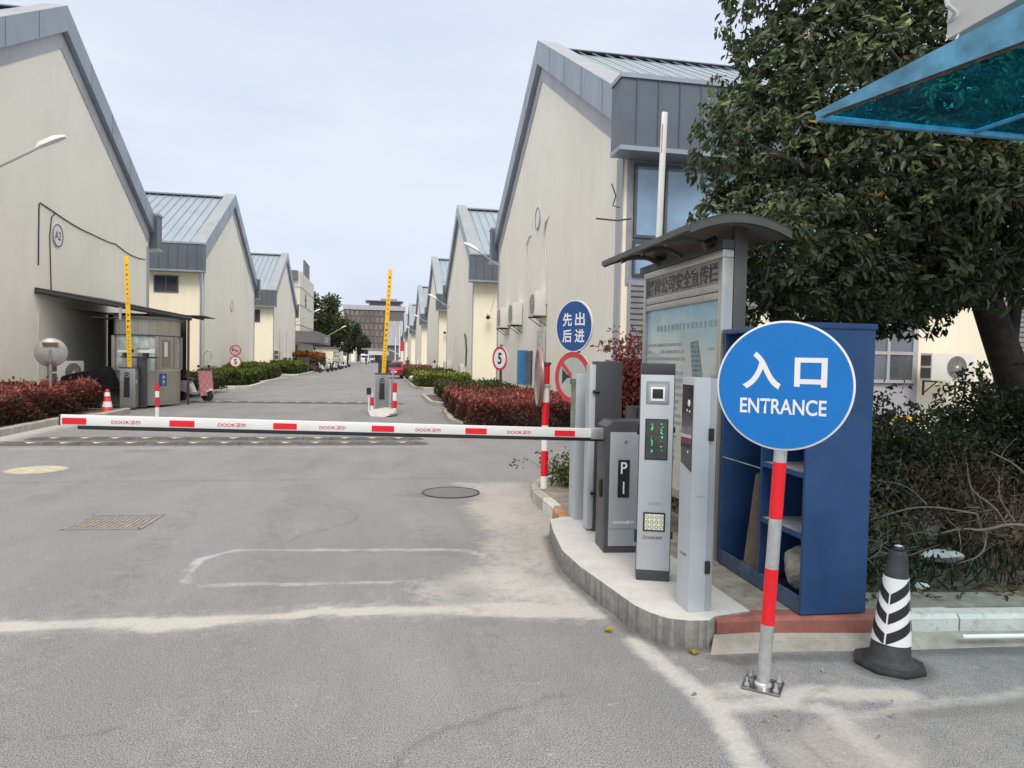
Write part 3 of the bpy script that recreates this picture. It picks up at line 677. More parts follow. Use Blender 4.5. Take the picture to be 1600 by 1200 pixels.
ac_unit('air conditioner low on the second right hall, farther of a close pair', (4.93, 52.2, .85), R(-90), .9, .65, .36)
ac_unit('air conditioner low on the fourth right hall', (4.93, 94.0, .7), R(-90), 1.2, .8, .36)
ac_unit('air conditioner under the white pipe on the nearest left hall', (-9.3, 22.65, .70), R(65), .9, .68, .34)
ac_unit('upper air conditioner at the near corner of the third left hall', (-9.48, 65.6, 1.3), R(90), .8, .9, .36)
ac_unit('nearer white air conditioner standing low on the third left hall', (-9.48, 71.5, .3), R(90), 1.0, 1.3, .4, bracket=False)
ac_unit('farther white air conditioner standing low on the third left hall', (-9.48, 74.5, .3), R(90), 1.0, 1.3, .4, bracket=False)
cablet('refrigerant_hose', 'black hose curving above the single low air conditioner', [(4.9, 41.2, 1.3), (4.9, 41.0, 2.2), (4.88, 41.3, 2.9), (4.9, 42.0, 3.2)], .05, 'cable', 'hose')
cablet('rain_pipe', 'white pipe on the second right hall above the pair of units', [(4.9, 49.2, 1.3), (4.9, 49.2, 3.1)], .05, 'white', 'pipe')
for yy, ll in ((68.5, 'nearer'), (73.3, 'farther')):
    cablet('rain_pipe', ll + ' white pipe running down the third left hall', [(-9.47, yy, .4), (-9.47, yy, 4.2)], .05, 'white', 'pipe')
cablet('rain_pipe', 'pale downpipe at the near corner of the second left hall', [(-9.28, 39.1, .1), (-9.28, 39.1, 5.9)], .05, 'trimlilac', 'pipe')
# iron hooks at near right corner
cablet('cable_hook', 'lower rusty cable bracket on the corner of the near right hall', [(4.3, 13.9, 4.62), (4.75, 13.88, 4.60), (5.05, 13.86, 4.65)], .018, 'cable', 'bracket')
cablet('cable_hook', 'upper twisted wire on the corner of the near right hall', [(4.62, 13.9, 5.35), (4.70, 13.85, 5.1), (4.66, 13.9, 4.9), (4.78, 13.8, 4.85)], .015, 'cable', 'bracket')
# notice board and blue panel on the right hall
t = thing('notice_board', 'tall white framed notice on the near right hall wall', 'notice board', (4.93, 21.4, .9), R(-90))
MB().box((-.55, -.03, 0), (.55, 0, 1.72)).build('frame', 'galv', t, bevel=.01)
b = MB().box((-.49, -.036, .06), (.49, -.031, 1.66))
for r_ in range(22):
    for c_ in range(3):
        if random.random() < .85: b.box((-.42 + c_ * .3, -.0395, 1.52 - r_ * .065), (-.42 + c_ * .3 + random.uniform(.1, .25), -.0365, 1.545 - r_ * .065), 1)
b.build('sheet', ['paper', 'inkpale'], t, smooth=0)
t = thing('window_shutter', 'barred wall window with an open bright blue shutter on the right hall', 'window', (4.93, 22.75, .85), R(-90))
MB().box((-.68, -.02, 0), (.02, 0, 1.15)).build('pane', 'glassdark', t, smooth=0)
b = MB()
for k in range(8): b.box((-.66 + k * .085, -.05, 0), (-.65 + k * .085, -.03, 1.15))
for k in range(9): b.box((-.68, -.045, .02 + k * .135), (.02, -.035, .035 + k * .135))
b.build('bars', 'pole', t, smooth=0)
MB().box((-1.05, -.30, -.02), (-.72, -.27, 1.17)).box((-.74, -.30, -.02), (-.71, 0, 1.17)).build('shutter', 'bluepanel', t, smooth=0)
# street lamps on walls
def wall_lamp(label, loc, side, L=1.5, group='wall mounted street lamps'):
    t = thing('street_lamp', label, 'street lamp', loc, 0, group)
    s = side
    MB().tube([(0, 0, 0), (-s * .05, 0, .03), (-s * L * .6, 0, L * .36)], .03, 8).build('arm', 'galv', t)
    MB().box((-.02, -.06, -.12), (.02, .06, .12)).build('wall_plate', 'galv', t)
    b = MB(); o = Vector((-s * L * .58, 0, L * .35)); d = Vector((-s, 0, .5)).normalized(); u = Vector((s * .447, 0, .894))
    pts = [(0, .05, .06), (.12, .10, .12), (.50, .13, .13), (.74, .08, .06)]
    vs = []
    for (l, w, h) in pts: vs += [o + d * l + Vector((0, w, 0)), o + d * l + u * h + Vector((0, w * .5, 0)), o + d * l + u * h - Vector((0, w * .5, 0)), o + d * l - Vector((0, w, 0)), o + d * l - u * .02]
    fs = [(i * 5 + k, i * 5 + (k + 1) % 5, i * 5 + 5 + (k + 1) % 5, i * 5 + 5 + k) for i in range(3) for k in range(5)] + [(0, 1, 2, 3, 4), (15, 16, 17, 18, 19)]
    b.add(vs, fs).build('lamp_head', 'white', t, bevel=.02)
    return t
wall_lamp('street lamp reaching out from the nearest left hall', (-9.5, 19.3, 6.05), -1, 1.75)
lampR = wall_lamp('street lamp arm on the far edge of the nearest right hall', (4.93, 29.6, 5.7), 1, 1.6)
for y, l in ((52.7, 'street lamp arm on the second right hall'), (77.5, 'street lamp arm on the third right hall'), (105, 'street lamp arm on the fourth right hall')):
    dup(lampR, (4.93, y, 5.6), None, l)
lampL = wall_lamp('street lamp arm leaning out before the white office block', (-9.5, 79.6, 5.3), -1, 3.6)
dup(lampL, (-8.6, 112, 4.8), None, 'street lamp arm in front of the dark trees on the left', 1.1)
def cctv_dome(label, loc):
    t = thing('security_camera', label, 'camera', loc, 0)
    MB().tube([(.35, 0, -.12), (.05, 0, -.1), (0, 0, 0)], .03, 6).build('bracket', 'white', t)
    MB().box((-.12, -.25, 0), (.10, .12, .16)).build('housing', 'white', t, bevel=.02)
    MB().sphere((-.08, -.12, -.10), .12, 12).build('lens', 'black', t)
    MB().tube([(.05, 0, .15), (.2, 0, .6), (.28, 0, .95)], .012, 5).build('antenna', 'pole', t)
cctv_dome('white security camera with antenna on the second right hall', (5.75, 37.9, 4.1))
cctv_dome('small security camera on the third right hall', (5.5, 61.8, 4.1))

# ------------------------------------------------------------------ near machines
# barrier gate with P box
t = thing('barrier_gate', 'parking barrier with white and red boom lowered across the entrance lane', 'barrier', (1.725, 5.17, .16), R(-5))
bw, bd, bh = .36, .30, 1.035
b = MB(); prof = [(0, 0), (bw, 0), (bw, bh), (.05, bh), (0, bh - .045)]
b.prism(prof, 1, .0, bd); b.build('casing', 'charcoal', t, bevel=.006)
MB().box((.032, -.012, .055), (bw - .01, .0, bh - .085)).build('front_panel', 'silver2', t, bevel=.004)
MB().box((.0, -.005, -.0), (bw, .0, .05)).build('plinth', 'charcoal', t)
f = MB().lathe([(.013, -.006), (.013, 0), (.001, 0)], 20, c=(.155, -.013, bh - .155), axis=1).build('lock', 'galv', t)
MB().box((.147, -.022, bh - .157), (.163, -.019, bh - .153)).build('keyway', 'black', f)
pl = MB().box((.098, -.017, .44), (.190, -.012, .735)).build('sign_plate', 'black', t)
text('P', .050, .092, 'white', pl, (.144, -.0185, .672), bold=.015)
MB().box((.139, -.0195, .47), (.1495, -.0175, .565)).build('white_bar', 'white', pl)
text('DOOR都尔', .165, .027, 'white', t, (.155, -.0135, .245), bold=.025)
MB().box((-.022, .10, .42), (0, .15, .56)).build('side_latch', 'black', t, bevel=.008)
MB().box((bw - .075, -.022, .13), (bw - .055, -.012, .19)).build('hinge', 'black', t)
MB().box((.034, -.0128, .19), (bw - .012, -.0122, .1925)).build('panel_seam', 'black', t)
for x in (.045, bw - .022): MB().cyl((x, -.0145, .075), (x, -.012, .075), .004, None, 10).build('screw', 'galv', t)
# boom (in gate's local frame, along -x). keep world perpendicular to the street
bo = bpy.data.objects.new('boom', None)
boom = MB(); BL = 3.93
boom.box((-BL, -.022, -.035), (0, .022, .038))
bm_o = boom.build('boom', 'whitemetal', t, bevel=.007)
bm_o.location = (.015, .12, .925); bm_o.rotation_euler = (0, R(1.35), R(5))
MB().box((-BL + .11, -.014, -.062), (-.02, .014, -.036)).build('rubber_edge', 'black', bm_o, bevel=.006)
MB().box((-BL - .006, -.024, -.036), (-BL + .008, .024, .04)).build('end_cap', 'rubber', bm_o, bevel=.005)
MB().box((-.12, -.030, -.045), (.02, .030, .045)).build('boom_sleeve', 'steel', bm_o, bevel=.01)
for k in range(6):
    x = -BL + .005 + k * .702
    o = MB().box((x + (.012 if k == 0 else 0), -.0245, -.026), (x + .165, -.0225, .018)).build('reflector', 'red', bm_o)
    text('DOOR都尔', .19, .030, 'textred', bm_o, (x + .42, -.0232, -.004), bold=.016)
# silver recognition column
t = thing('recognition_column', 'tall silver camera column with camera window and green display', 'parking terminal', (1.74, 4.50, .16), R(-19))
w, d, h = .228, .17, 1.49
MB().box((0, .004, 0), (w, d, h)).build('back_casing', 'charcoal', t, bevel=.006)
MB().box((0, -.012, .075), (w - .006, .0035, h - .075)).build('front_panel', 'silver', t, bevel=.005)
MB().box((0, -.012, h - .0745), (w, .0035, h + .003)).build('top_cap', 'charcoal', t, bevel=.005)
MB().box((.001, -.010, 0), (w - .006, .0035, .0745)).build('plinth', 'charcoal', t, bevel=.003)
cw = MB(); cz = h - .195
for i, (sx, sz, y) in enumerate(((.080, .068, -.0145), (.066, .054, -.0165), (.050, .038, -.019), (.044, .031, -.021))):
    pass
f = MB().box((.037, -.018, cz - .078), (.191, -.0125, cz + .078)).build('camera_window', mat('grey_window_bezel', (.30, .32, .35), .35, .3), t, bevel=.012)
MB().box((.050, -.022, cz - .072), (.178, -.0185, cz + .055)).build('inner_bezel', 'silver2', f, bevel=.006)
MB().box((.066, -.028, cz - .058), (.160, -.0225, cz + .036)).build('camera_frame', 'white', f, bevel=.008)
MB().box((.078, -.031, cz - .040), (.148, -.0285, cz + .024)).build('camera_lens', 'black', f, bevel=.004)
dz0, dz1 = h - .655, h - .375
f = MB().box((.036, -.016, dz0), (.190, -.0125, dz1)).build('display_frame', 'black', t, bevel=.008)
MB().box((.044, -.018, dz0 + .008), (.182, -.0165, dz1 - .008)).build('display', 'screen', f)
g = MB()
for cx in (.080, .146):
    z = dz1 - .02
    while z > dz0 + .05:
        if random.random() < .78:
            for k in range(random.randint(1, 3)):
                a = cx + random.uniform(-.007, .006); g.box((a, -.0195, z - .0035), (a + .0035, -.0185, z))
        z -= random.choice((.006, .008, .012, .02))
g.build('green_characters', 'green', f, smooth=0)
text('自助缴费', .088, .022, 'textgrey', t, (.115, -.0135, .535))
f = MB().box((.038, -.019, .345), (.186, -.0125, .475)).build('lamp_frame', 'black', t, bevel=.006)
MB().box((.050, -.021, .357), (.174, -.0195, .463)).build('lamp_panel', 'keypad', f)
g = MB()
for i in range(4):
    for j in range(3):
        g.lathe([(.0125, -.004), (.0125, .0), (.0085, .0), (.0085, -.004)], 16, c=(.066 + i * .0305, -.0215, .377 + j * .034), axis=1)
g.build('lamp_rings', 'boothsteel', f)
text('D', .020, .024, 'textred', t, (.049, -.0135, .30), bold=.02); text('OOR都尔', .108, .023, 'black', t, (.116, -.0135, .30), bold=.01)
for (x0, x1, z0, z1) in ((-.018, 0, .255, .335), (w, w + .014, .29, .335), (-.018, 0, 1.0, 1.075), (w, w + .012, 1.02, 1.06)):
    MB().box((x0, .02, z0), (x1, .06, z1)).build('hinge', 'black', t, bevel=.003)
for x, z in ((.012, .10), (.21, .10), (.012, h - .095), (.21, h - .095)): MB().cyl((x, -.0135, z), (x, -.0118, z), .0035, None, 10).build('screw', 'galv', t)
MB().cyl((w + .0005, .10, .72), (w + .006, .10, .72), .009, None, 14).build('side_lock', 'galv', t)
# pay kiosk (front faces the lane, -X)
t = thing('payment_terminal', 'slim silver terminal standing nearest at the front of the concrete pad', 'parking terminal', (1.825, 3.85, .16), R(0))
kw, kd, kh = .155, .175, 1.412
b = MB(); b.prism([(0, 0), (.105, 0), (.105, kh), (.03, kh), (0, kh - .0)], 1, 0, kd); b.build('casing', 'silver', t, bevel=.004)
MB().box((.1055, .004, .0), (.150, kd - .004, kh - .004)).build('rear_door', 'silver2', t, bevel=.003)
MB().prism([(.012, kh - .045), (kd - .018, kh - .045), (kd - .018, kh - .52), (.012, kh - .565)], 0, -.0045, .002).build('front_glass', mat('smoked_terminal_glass', (.045, .040, .043), .10, var=.5, scale=9, spec=1), t)
for z0, z1, m_ in ((kh - .365, kh - .345, 'silver'), (kh - .400, kh - .368, mat('maroon_stripe', (.16, .02, .025), .4)), (kh - .425, kh - .405, 'black')):
    MB().box((-.0075, .014, z0), (-.005, kd - .02, z1)).build('stripe', m_, t)
MB().sphere((-.004, .06, kh - .155), .018, 12, sq=(.2, 1, 1.2)).build('camera_lens', 'white', t)
for yy, zz in ((.05, .205), (.085, .20), (.06, .45)):
    MB().sphere((-.004, yy, kh - zz), .009, 8, sq=(.3, 1, 1)).build('small_light', 'white', t)
for z in (.235, 1.035):
    MB().box((.098, -.012, z), (.130, .02, z + .075)).build('hinge', 'black', t, bevel=.004)
text('DOOR都尔', .09, .02, 'black', t, (-.001, .09, .335), rz=R(-90), bold=.004); text('自助终端', .05, .012, 'textgrey', t, (.06, -.001, .70))
# exit pair seen from behind
t = thing('recognition_column', 'tall charcoal exit column seen from its blank back beside the barrier box', 'parking terminal', (1.845, 5.84, .16), R(-4))
MB().box((0, 0, 0), (.235, .17, 1.50)).build('back_casing', 'charcoal', t, bevel=.005)
MB().box((-.055, .01, .02), (-.0005, .16, 1.47)).build('front_panel', 'silver', t, bevel=.004)
for z in (.34, 1.235): MB().tube([(-.03, -.012, z), (.03, -.012, z)], .014, 10).build('hinge', 'black', t)
t = thing('payment_terminal', 'slim silver terminal farthest on the pad, with a glass panel on its side', 'parking terminal', (1.80, 6.30, .16), R(0))
MB().box((0, 0, 0), (.095, .19, 1.375)).build('casing', 'silver', t, bevel=.004)
MB().box((-.004, .02, .85), (-.001, .17, 1.33)).build('side_glass', mat('greenish_terminal_glass', (.22, .25, .19), .15, var=.5, scale=8), t)
text('DOOR都尔', .09, .02, 'textgrey', t, (-.001, .09, .30), rz=R(-90))

# entrance sign
t = thing('entrance_sign', 'large round blue 入口 ENTRANCE sign on a red and silver pole', 'sign', (1.95, 3.22, 0), R(-39))
tilt = .042
def P2(z): return (tilt * .8 * z / 1.2 * .9, .0, z)
pole = MB(); pz = [0, .326, .615, .872, 1.161, 1.60]
lean = lambda z: Vector((.036 * z, .028 * z, z + .0))
for k in range(5):
    m_i = 1 if k in (1, 3) else 0
    pole.cyl(lean(pz[k]), lean(pz[k + 1] - (0)), .0325 + (.0006 if m_i else 0), None, 28, m_i, caps=True)
pole.build('pole', ['galv', 'red'], t, smooth=50)
b = MB().box((-.095, -.085, .004), (.095, .085, .014)).build('base_plate', mat('bright_base_plate', (.38, .38, .38), .22, .9, scale=14), t, bevel=.002)
for x, y in ((-.07, -.06), (.07, -.06), (-.07, .06), (.07, .06)):
    f = MB().cyl((x, y, .014), (x, y, .060), .006, None, 10).build('anchor_bolt', 'galv', t)
    MB().cyl((x, y, .016), (x, y, .030), .014, None, 6).build('nut', 'galv', f)
w_ = MB().lathe([(.045, .012), (.042, .022), (.034, .028)], 24).build('weld', 'galv', t)
cz = 1.552; Rr = .326; dx = .052
yd = -.045 + .028 * 1.5
MB().lathe([(Rr - .004, .012), (Rr, .006), (Rr, -.006), (Rr - .006, -.008), (.001, -.008)], 96, c=(dx, yd, cz), axis=1).build('disc', 'white', t)
MB().lathe([(Rr - .010, -.0105), (Rr - .010, -.0075), (.001, -.0105)][0:2] + [(.001, -.0075)], 96, c=(dx, yd - .0015, cz), axis=1).build('blue_face', 'blue', t)
yt = yd - .0135
text('入', .185, .190, 'white', t, (dx - .105, yt, cz + .075), bold=.028); text('口', .150, .145, 'white', t, (dx + .125, yt, cz + .070), bold=.034)
text('ENTRANCE', .408, .078, 'white', t, (dx - .002, yt, cz - .105), bold=.017)

# striped cone in front
def cone(name, label, loc, h, r0, r1, body, bands, base=.0, rz=0, group=None, chevron=False, sq=.19, lean=(0, 0)):
    t = thing(name, label, 'traffic cone', loc, rz, group)
    z0 = .035
    b = MB(); b.box((-sq, -sq, 0), (sq, sq, .022)); prof = [(r0 + .045, .021), (r0 + .02, .035), (r0, .06), (r1, h - .02), (r1 * .8, h), (r1 * .55, h), (r1 * .55, h - .03)]
    bb = MB(); 
    octo = [(sq * cos(a), sq * sin(a)) for a in [pi / 8 + k * pi / 4 for k in range(8)]]
    bb.prism([(p[0] * 1.06, p[1] * 1.06) for p in octo], 2, 0, .028); bb.build('base', body, t, bevel=.01)
    bb = MB(); bb.lathe(prof, 36); bb.build('cone_body', body, t)
    rad = lambda z: r0 + (r1 - r0) * (z - .06) / (h - .08)
    for (za, zb, m_) in bands:
        MB().lathe([(rad(za) + .003, za), (rad(zb) + .003, zb), (rad(zb) + .0005, zb), (rad(za) + .0005, za)], 36).build('band', m_, t)
    return t, rad
t, rad = cone('traffic_cone', 'black rubber cone with white chevron sleeve standing beside the entrance sign', (2.80, 3.36, 0), .645, .105, .048, 'rubber', [], rz=R(10), sq=.178)
t.rotation_euler = (R(1), R(2), R(10))
# chevron sleeve: white sleeve and black chevrons
MB().lathe([(rad(.14) + .004, .14), (rad(.50) + .004, .50), (rad(.50) + .001, .50), (rad(.14) + .001, .14)], 48).build('sleeve', 'white', t)
ch = MB(); a0 = R(-158)
for c in range(2):
    for sg in (-1, 1):
        for k in range(3):
            zc = .150 + k * .108; n = 16; vs = []
            for i in range(n + 1):
                q = i / n; a = a0 + c * pi + sg * (.05 + q * (pi / 2 - .10)); dz = q * .085 - .01
                for z in (max(.142, zc + dz), min(.498, max(.142, zc + dz + .058))):
                    r_ = rad(z) + .0055; vs.append((r_ * cos(a), r_ * sin(a), min(z, .498)))
            ch.add(vs, [(2 * i, 2 * i + 2, 2 * i + 3, 2 * i + 1) for i in range(n)])
ch.build('chevrons', 'black', t, recalc=True)
MB().lathe([(.028, .60), (.030, .66), (.022, .67), (.018, .60)], 16).build('top_plug', 'black', t)
MB().box((-.018, -.012, .668), (.018, .012, .673)).build('top_tag', 'white', t)
# red-white bollard pole with mirror
def striped_pole(name, label, loc, r, zs, mats_, group=None, cat='bollard'):
    t = thing(name, label, cat, loc, 0, group); b = MB()
    for k in range(len(zs) - 1): b.cyl((0, 0, zs[k]), (0, 0, zs[k + 1]), r + (.0008 if k % 2 else 0), None, 20, k % 2)
    b.build('post', mats_, t); return t
t = striped_pole('marker_post', 'red and white striped post at the kerb end carrying a round mirror', (1.90, 7.95, .15), .041, [0, .15, .45, .75, 1.02, 1.23, 1.46], ['white', 'red'], cat='post')
MB().cyl((0, 0, 1.46), (0, 0, 1.49), .055, None, 20).build('cap', 'board', t)
MB().box((-.07, -.05, 1.20), (.05, .05, 1.225)).build('clamp', 'galv', t)
t = thing('traffic_mirror', 'round convex traffic mirror seen nearly edge-on on the striped post', 'mirror', (1.82, 7.99, 1.46), R(-97))
MB().lathe([(.30, .0), (.315, -.02), (.33, -.01), (.33, .02), (.30, .03), (.15, .06), (.001, .07)], 40, axis=1).build('shell', mat('mirror_back', (.30, .26, .26), .4, .4), t)
MB().lathe([(.338, -.022), (.338, .006), (.320, .006), (.320, -.022)], 40, axis=1).build('rim', mat('faded_mirror_rim', (.30, .12, .11), .5, var=.3), t)
# prohibition / priority sign stand
t = thing('sign_post', 'rusty brown post with a blue 先出后进 disc above a no-horn disc', 'sign', (2.43, 8.56, .15), R(-62))
MB().box((-.045, -.03, 0), (.045, .03, 2.2)).build('post', 'brownpole', t, bevel=.006)
MB().box((.05, -.036, .05), (.12, -.030, .85)).build('text_strip', 'brownpole', t)
for k in range(9): MB().box((.07, -.040, .12 + k * .078), (.10, -.037, .165 + k * .078)).build('character_mark', 'white', t, smooth=0)
z1, z2 = 1.955, 1.305
MB().lathe([(.33, .012), (.33, -.010), (.001, -.010)], 64, c=(0, -.045, z1), axis=1).build('disc', 'white', t)
MB().lathe([(.315, -.013), (.315, -.0115), (.001, -.013)][:2] + [(.001, -.0115)], 64, c=(0, -.045, z1), axis=1).build('blue_face', 'navy', t)
for ch_, x, z in (('先', -.115, .085), ('出', .115, .085), ('后', -.115, -.125), ('进', .115, -.125)):
    text(ch_, .175, .17, 'white', t, (x, -.0600, z1 + z), bold=.02)
def nohorn(t, z, r=.325, y=-.045, refl='sign_silver'):
    f = MB().lathe([(r, .012), (r, -.010), (.001, -.010)], 64, c=(0, y, z), axis=1).build('prohibition_disc', refl, t)
    MB().lathe([(r, -.012), (r, -.014), (r * .80, -.014), (r * .80, -.012)], 64, c=(0, y - .001, z), axis=1).build('red_ring', 'reddull', f)
    b = MB(); a = R(-42)   # slash
    b.box((-r * .80, y - .0175, -r * .075), (r * .80, y - .0155, r * .075))
    b.v = [(v[0] * cos(a) - v[2] * sin(a), v[1], z + v[0] * sin(a) + v[2] * cos(a)) for v in b.v]; b.build('red_slash', 'reddull', f, smooth=0)
    h = MB(); yy = y - .0145; q = r / .325
    h.prism([(-.19 * q, z + .11 * q), (-.17 * q, z + .085 * q), (-.10 * q, z + .03 * q), (.17 * q, z + .022 * q), (.17 * q, z + .002 * q), (-.10 * q, z - .01 * q), (-.17 * q, z - .065 * q), (-.19 * q, z - .09 * q)], 1, yy, yy + .001)
    for k in range(14):
        a0_, a1_ = [2 * pi * i / 14 for i in (k, k + 1)]
        c0 = [(.05 * q + (.085 if True else 0) * q * max(-1, min(1, 1.6 * cos(a))) , z - .055 * q + .035 * q * sin(a)) for a in (a0_, a1_)]
        c1 = [(.05 * q + .068 * q * max(-1, min(1, 1.6 * cos(a))), z - .055 * q + .020 * q * sin(a)) for a in (a0_, a1_)]
        h.add([(c0[0][0], yy, c0[0][1]), (c0[1][0], yy, c0[1][1]), (c1[1][0], yy, c1[1][1]), (c1[0][0], yy, c1[0][1])], [(0, 1, 2, 3)])
    h.build('horn_symbol', mat('horn_ink', (.02, .035, .045), .6), f, smooth=0)
    return f
M['sign_silver'] = mat('silver_sign_sheet', (.47, .50, .48), .45, .2, var=.08, scale=12)
nohorn(t, z2)
def speed5(t, z, r=.30, y=-.03):
    f = MB().lathe([(r, .010), (r, -.008), (.001, -.008)], 48, c=(0, y, z), axis=1).build('speed_disc', 'white', t)
    MB().lathe([(r, -.010), (r, -.013), (r * .80, -.013), (r * .80, -.010)], 48, c=(0, y, z), axis=1).build('red_ring', 'reddull', f)
    text('5', r * .52, r * .95, 'black', f, (0, y - .0105, z), bold=.03)
t = thing('speed_limit_sign', 'round speed limit 5 sign on a brown post in the right hedge', 'sign', (2.95, 17.3, .1), R(-62))
MB().box((-.03, -.02, 0), (.03, .02, 1.85)).build('post', 'brownpole', t); speed5(t, 1.60, .305)
MB().box((-.02, -.02, 1.91), (.04, .02, 1.95)).build('clip', 'black', t)
t = thing('speed_limit_sign', 'post with a no-horn disc above a speed limit 5 disc on the left', 'sign', (-7.84, 40.05, .1), R(0))
MB().cyl((0, 0, 0), (0, 0, 1.9), .04, None, 12).build('post', 'brownpole', t); speed5(t, 1.19, .31, -.065); nohorn(t, 1.81, .30, -.065)

# bulletin board
t = thing('bulletin_board', 'stainless bulletin board with arched dark roof and faded blue poster', 'notice board', (2.5, 5.66, .15), R(-90))
# local: x -> -Y world ; y -> +... front faces -y(local) = -X world
def B(x0, x1, z0, z1, y0, y1): return ((x0, y0, z0), (x1, y1, z1))
b = MB(); W2 = .80
b.box((-W2, -.0, 2.31), (W2, .09, 2.37)); b.box((-W2 + .06, .002, 2.06), (W2 - .06, .088, 2.12)); b.box((-W2, 0, .0), (-W2 + .06, .09, 2.31)); b.box((W2 - .06, 0, 0), (W2, .09, 2.31)); b.box((-W2 + .06, .002, .35), (W2 - .06, .088, .42)); b.box((-W2 + .06, .004, 2.0), (W2 - .06, .086, 2.055))
b.build('frame', 'steel', t, bevel=.006)
MB().box((-W2 + .06, .02, 2.12), (W2 - .06, .07, 2.31)).build('header_panel', mat('header_grey', (.34, .325, .31), .55, .3, scale=5), t)
text('晟祥公司安全宣传栏', 1.42, .155, mat and 'charcoal', t, (-.02, .014, 2.215), bold=.010)
b = MB().box((-W2 + .06, .03, .42), (W2 - .06, .06, 2.0))
for r_ in range(17):
    x = -.72; z = 1.66 - r_ * .062
    while x < (.10 if r_ < 13 else -.1):
        l = random.uniform(.04, .13); 
        if random.random() < .86 and x + l < .14: b.box((x, .0265, z), (x + l, .0285, z + .024), 1)
        x += l + random.uniform(.012, .03)
for k in range(15): b.box((-.5 + k * .08, .0265, 1.80), (-.5 + k * .08 + random.uniform(.03, .065), .0285, 1.85), 1)
for x, z in ((.10, 1.36), (.12, 1.25), (.55, 1.62), (.6, 1.40)): b.box((x, .0265, z), (x + .1, .0285, z + .02), 1)
b.build('poster', ['poster', 'inkpale'], t, smooth=0)
b = MB()   # lattice picture of a tower
b.prism([(.22, 1.68), (.36, 1.70), (.60, 1.02), (.36, 1.02)], 1, .0255, .0275)
for k in range(16):
    f0 = k / 16
    for q in range(5):
        x0 = .23 + f0 * .15 + q * (.03 + .012 * f0); z = 1.655 - f0 * .62
        b.box((x0, .0235, z), (x0 + .016, .0250, z + .018), 1)
b.build('tower_picture', [mat('tower_print', (.15, .235, .245), .6, var=.5, scale=60), 'inkpale'], t, smooth=0)
f = MB().box((.14, .018, .98), (.70, .0285, 1.12)).build('inset_header', mat('inset_grey', (.16, .18, .17), .5), t, bevel=.012)
for k in range(8): MB().box((.21 + k * .055, .0155, 1.02), (.21 + k * .055 + .035, .0175, 1.075)).build('header_character', 'inkpale', f, smooth=0)
MB().box((.16, .020, .50), (.36, .0285, .975)).build('inset_rectangle', mat('cream_rectangle', (.50, .44, .31), .4), t); MB().box((.38, .020, .50), (.68, .0285, .975)).build('inset_rectangle', mat('cream_rectangle_pale', (.60, .57, .45), .4), t)  # two plain cream rectangles below the inset header
# posts
MB().box((W2 - .065, .095, 0), (W2 + .0, .20, 2.56)).build('post', 'board', t, bevel=.005)
MB().box((-W2 + .0, .095, 0), (-W2 + .065, .20, 2.54)).build('post', 'board', t, bevel=.005)
# arched roof
def arc(y0, y1, z0, rise, n=14, th=.03):
    top_ = [(y0 + (y1 - y0) * i / n, z0 + rise * (1 - (2 * i / n - 1) ** 2)) for i in range(n + 1)]
    return top_ + [(y, z - th) for y, z in top_[::-1]]
rb = MB(); ap = arc(-.37, .42, 2.485, .095); n = len(ap)
x0, x1 = -.92, 1.02
rb.prism([(p[0], p[1]) for p in ap], 0, x0, x1); rb.build('roof', ['boardin'], t, smooth=30)
rt = MB(); n2 = 15
rt.add([(x, y, z + .004) for x in (x0 - .01, x1 + .01) for y, z in ap[:n2]], [(i, i + 1, n2 + i + 1, n2 + i) for i in range(n2 - 1)])
rt.build('roof_skin', 'board', t, smooth=60)
for x in (x0, x1 - .03):
    MB().prism([(y, z + .01) for y, z in ap[:n2]] + [(y, z - .055) for y, z in ap[:n2][::-1]], 0, x - .006, x + .036).build('roof_edge', 'board', t, smooth=30)
MB().box((x0, -.395, 2.445), (x1, -.365, 2.49)).build('eave_bar', 'board', t)
for x in (-.45, .05, .55):
    rr = arc(-.36, .10, 2.34, .10, 10, .035); rr = [(y, z + .10 * (1 - (y + .36) / .46)) for y, z in rr]
    MB().prism([(y, z - .0) for y, z in rr], 0, x, x + .03).build('rib', 'board', t, smooth=30)
MB().box((-.9, -.004, 2.374), (W2 + .0, .09, 2.44)).build('beam', 'board', t)
MB().cyl((W2 - .16, -.08, 2.41), (W2 - .16, .02, 2.46), .04, None, 14).build('spotlight', 'black', t)
# raised exit boom behind board
t = thing('barrier_gate', 'second barrier behind the bulletin board with its white boom raised', 'barrier', (2.85, 7.2, .15), 0)
MB().box((-.18, -.16, 0), (.18, .16, 1.03)).build('casing', 'charcoal', t, bevel=.01)
bb = MB().box((-.030, -.02, 0), (.030, .02, 3.33)).build('boom', 'whitemetal', t, bevel=.012); bb.location = (-.03, -.2, .82); bb.rotation_euler = (0, R(1.2), 0)
for z in (.5, 1.5, 2.9): MB().box((-.029, -.022, z), (-.018, -.0205, z + .30)).build('reflector', mat('pale_red_tape', (.62, .22, .24), .5), bb)
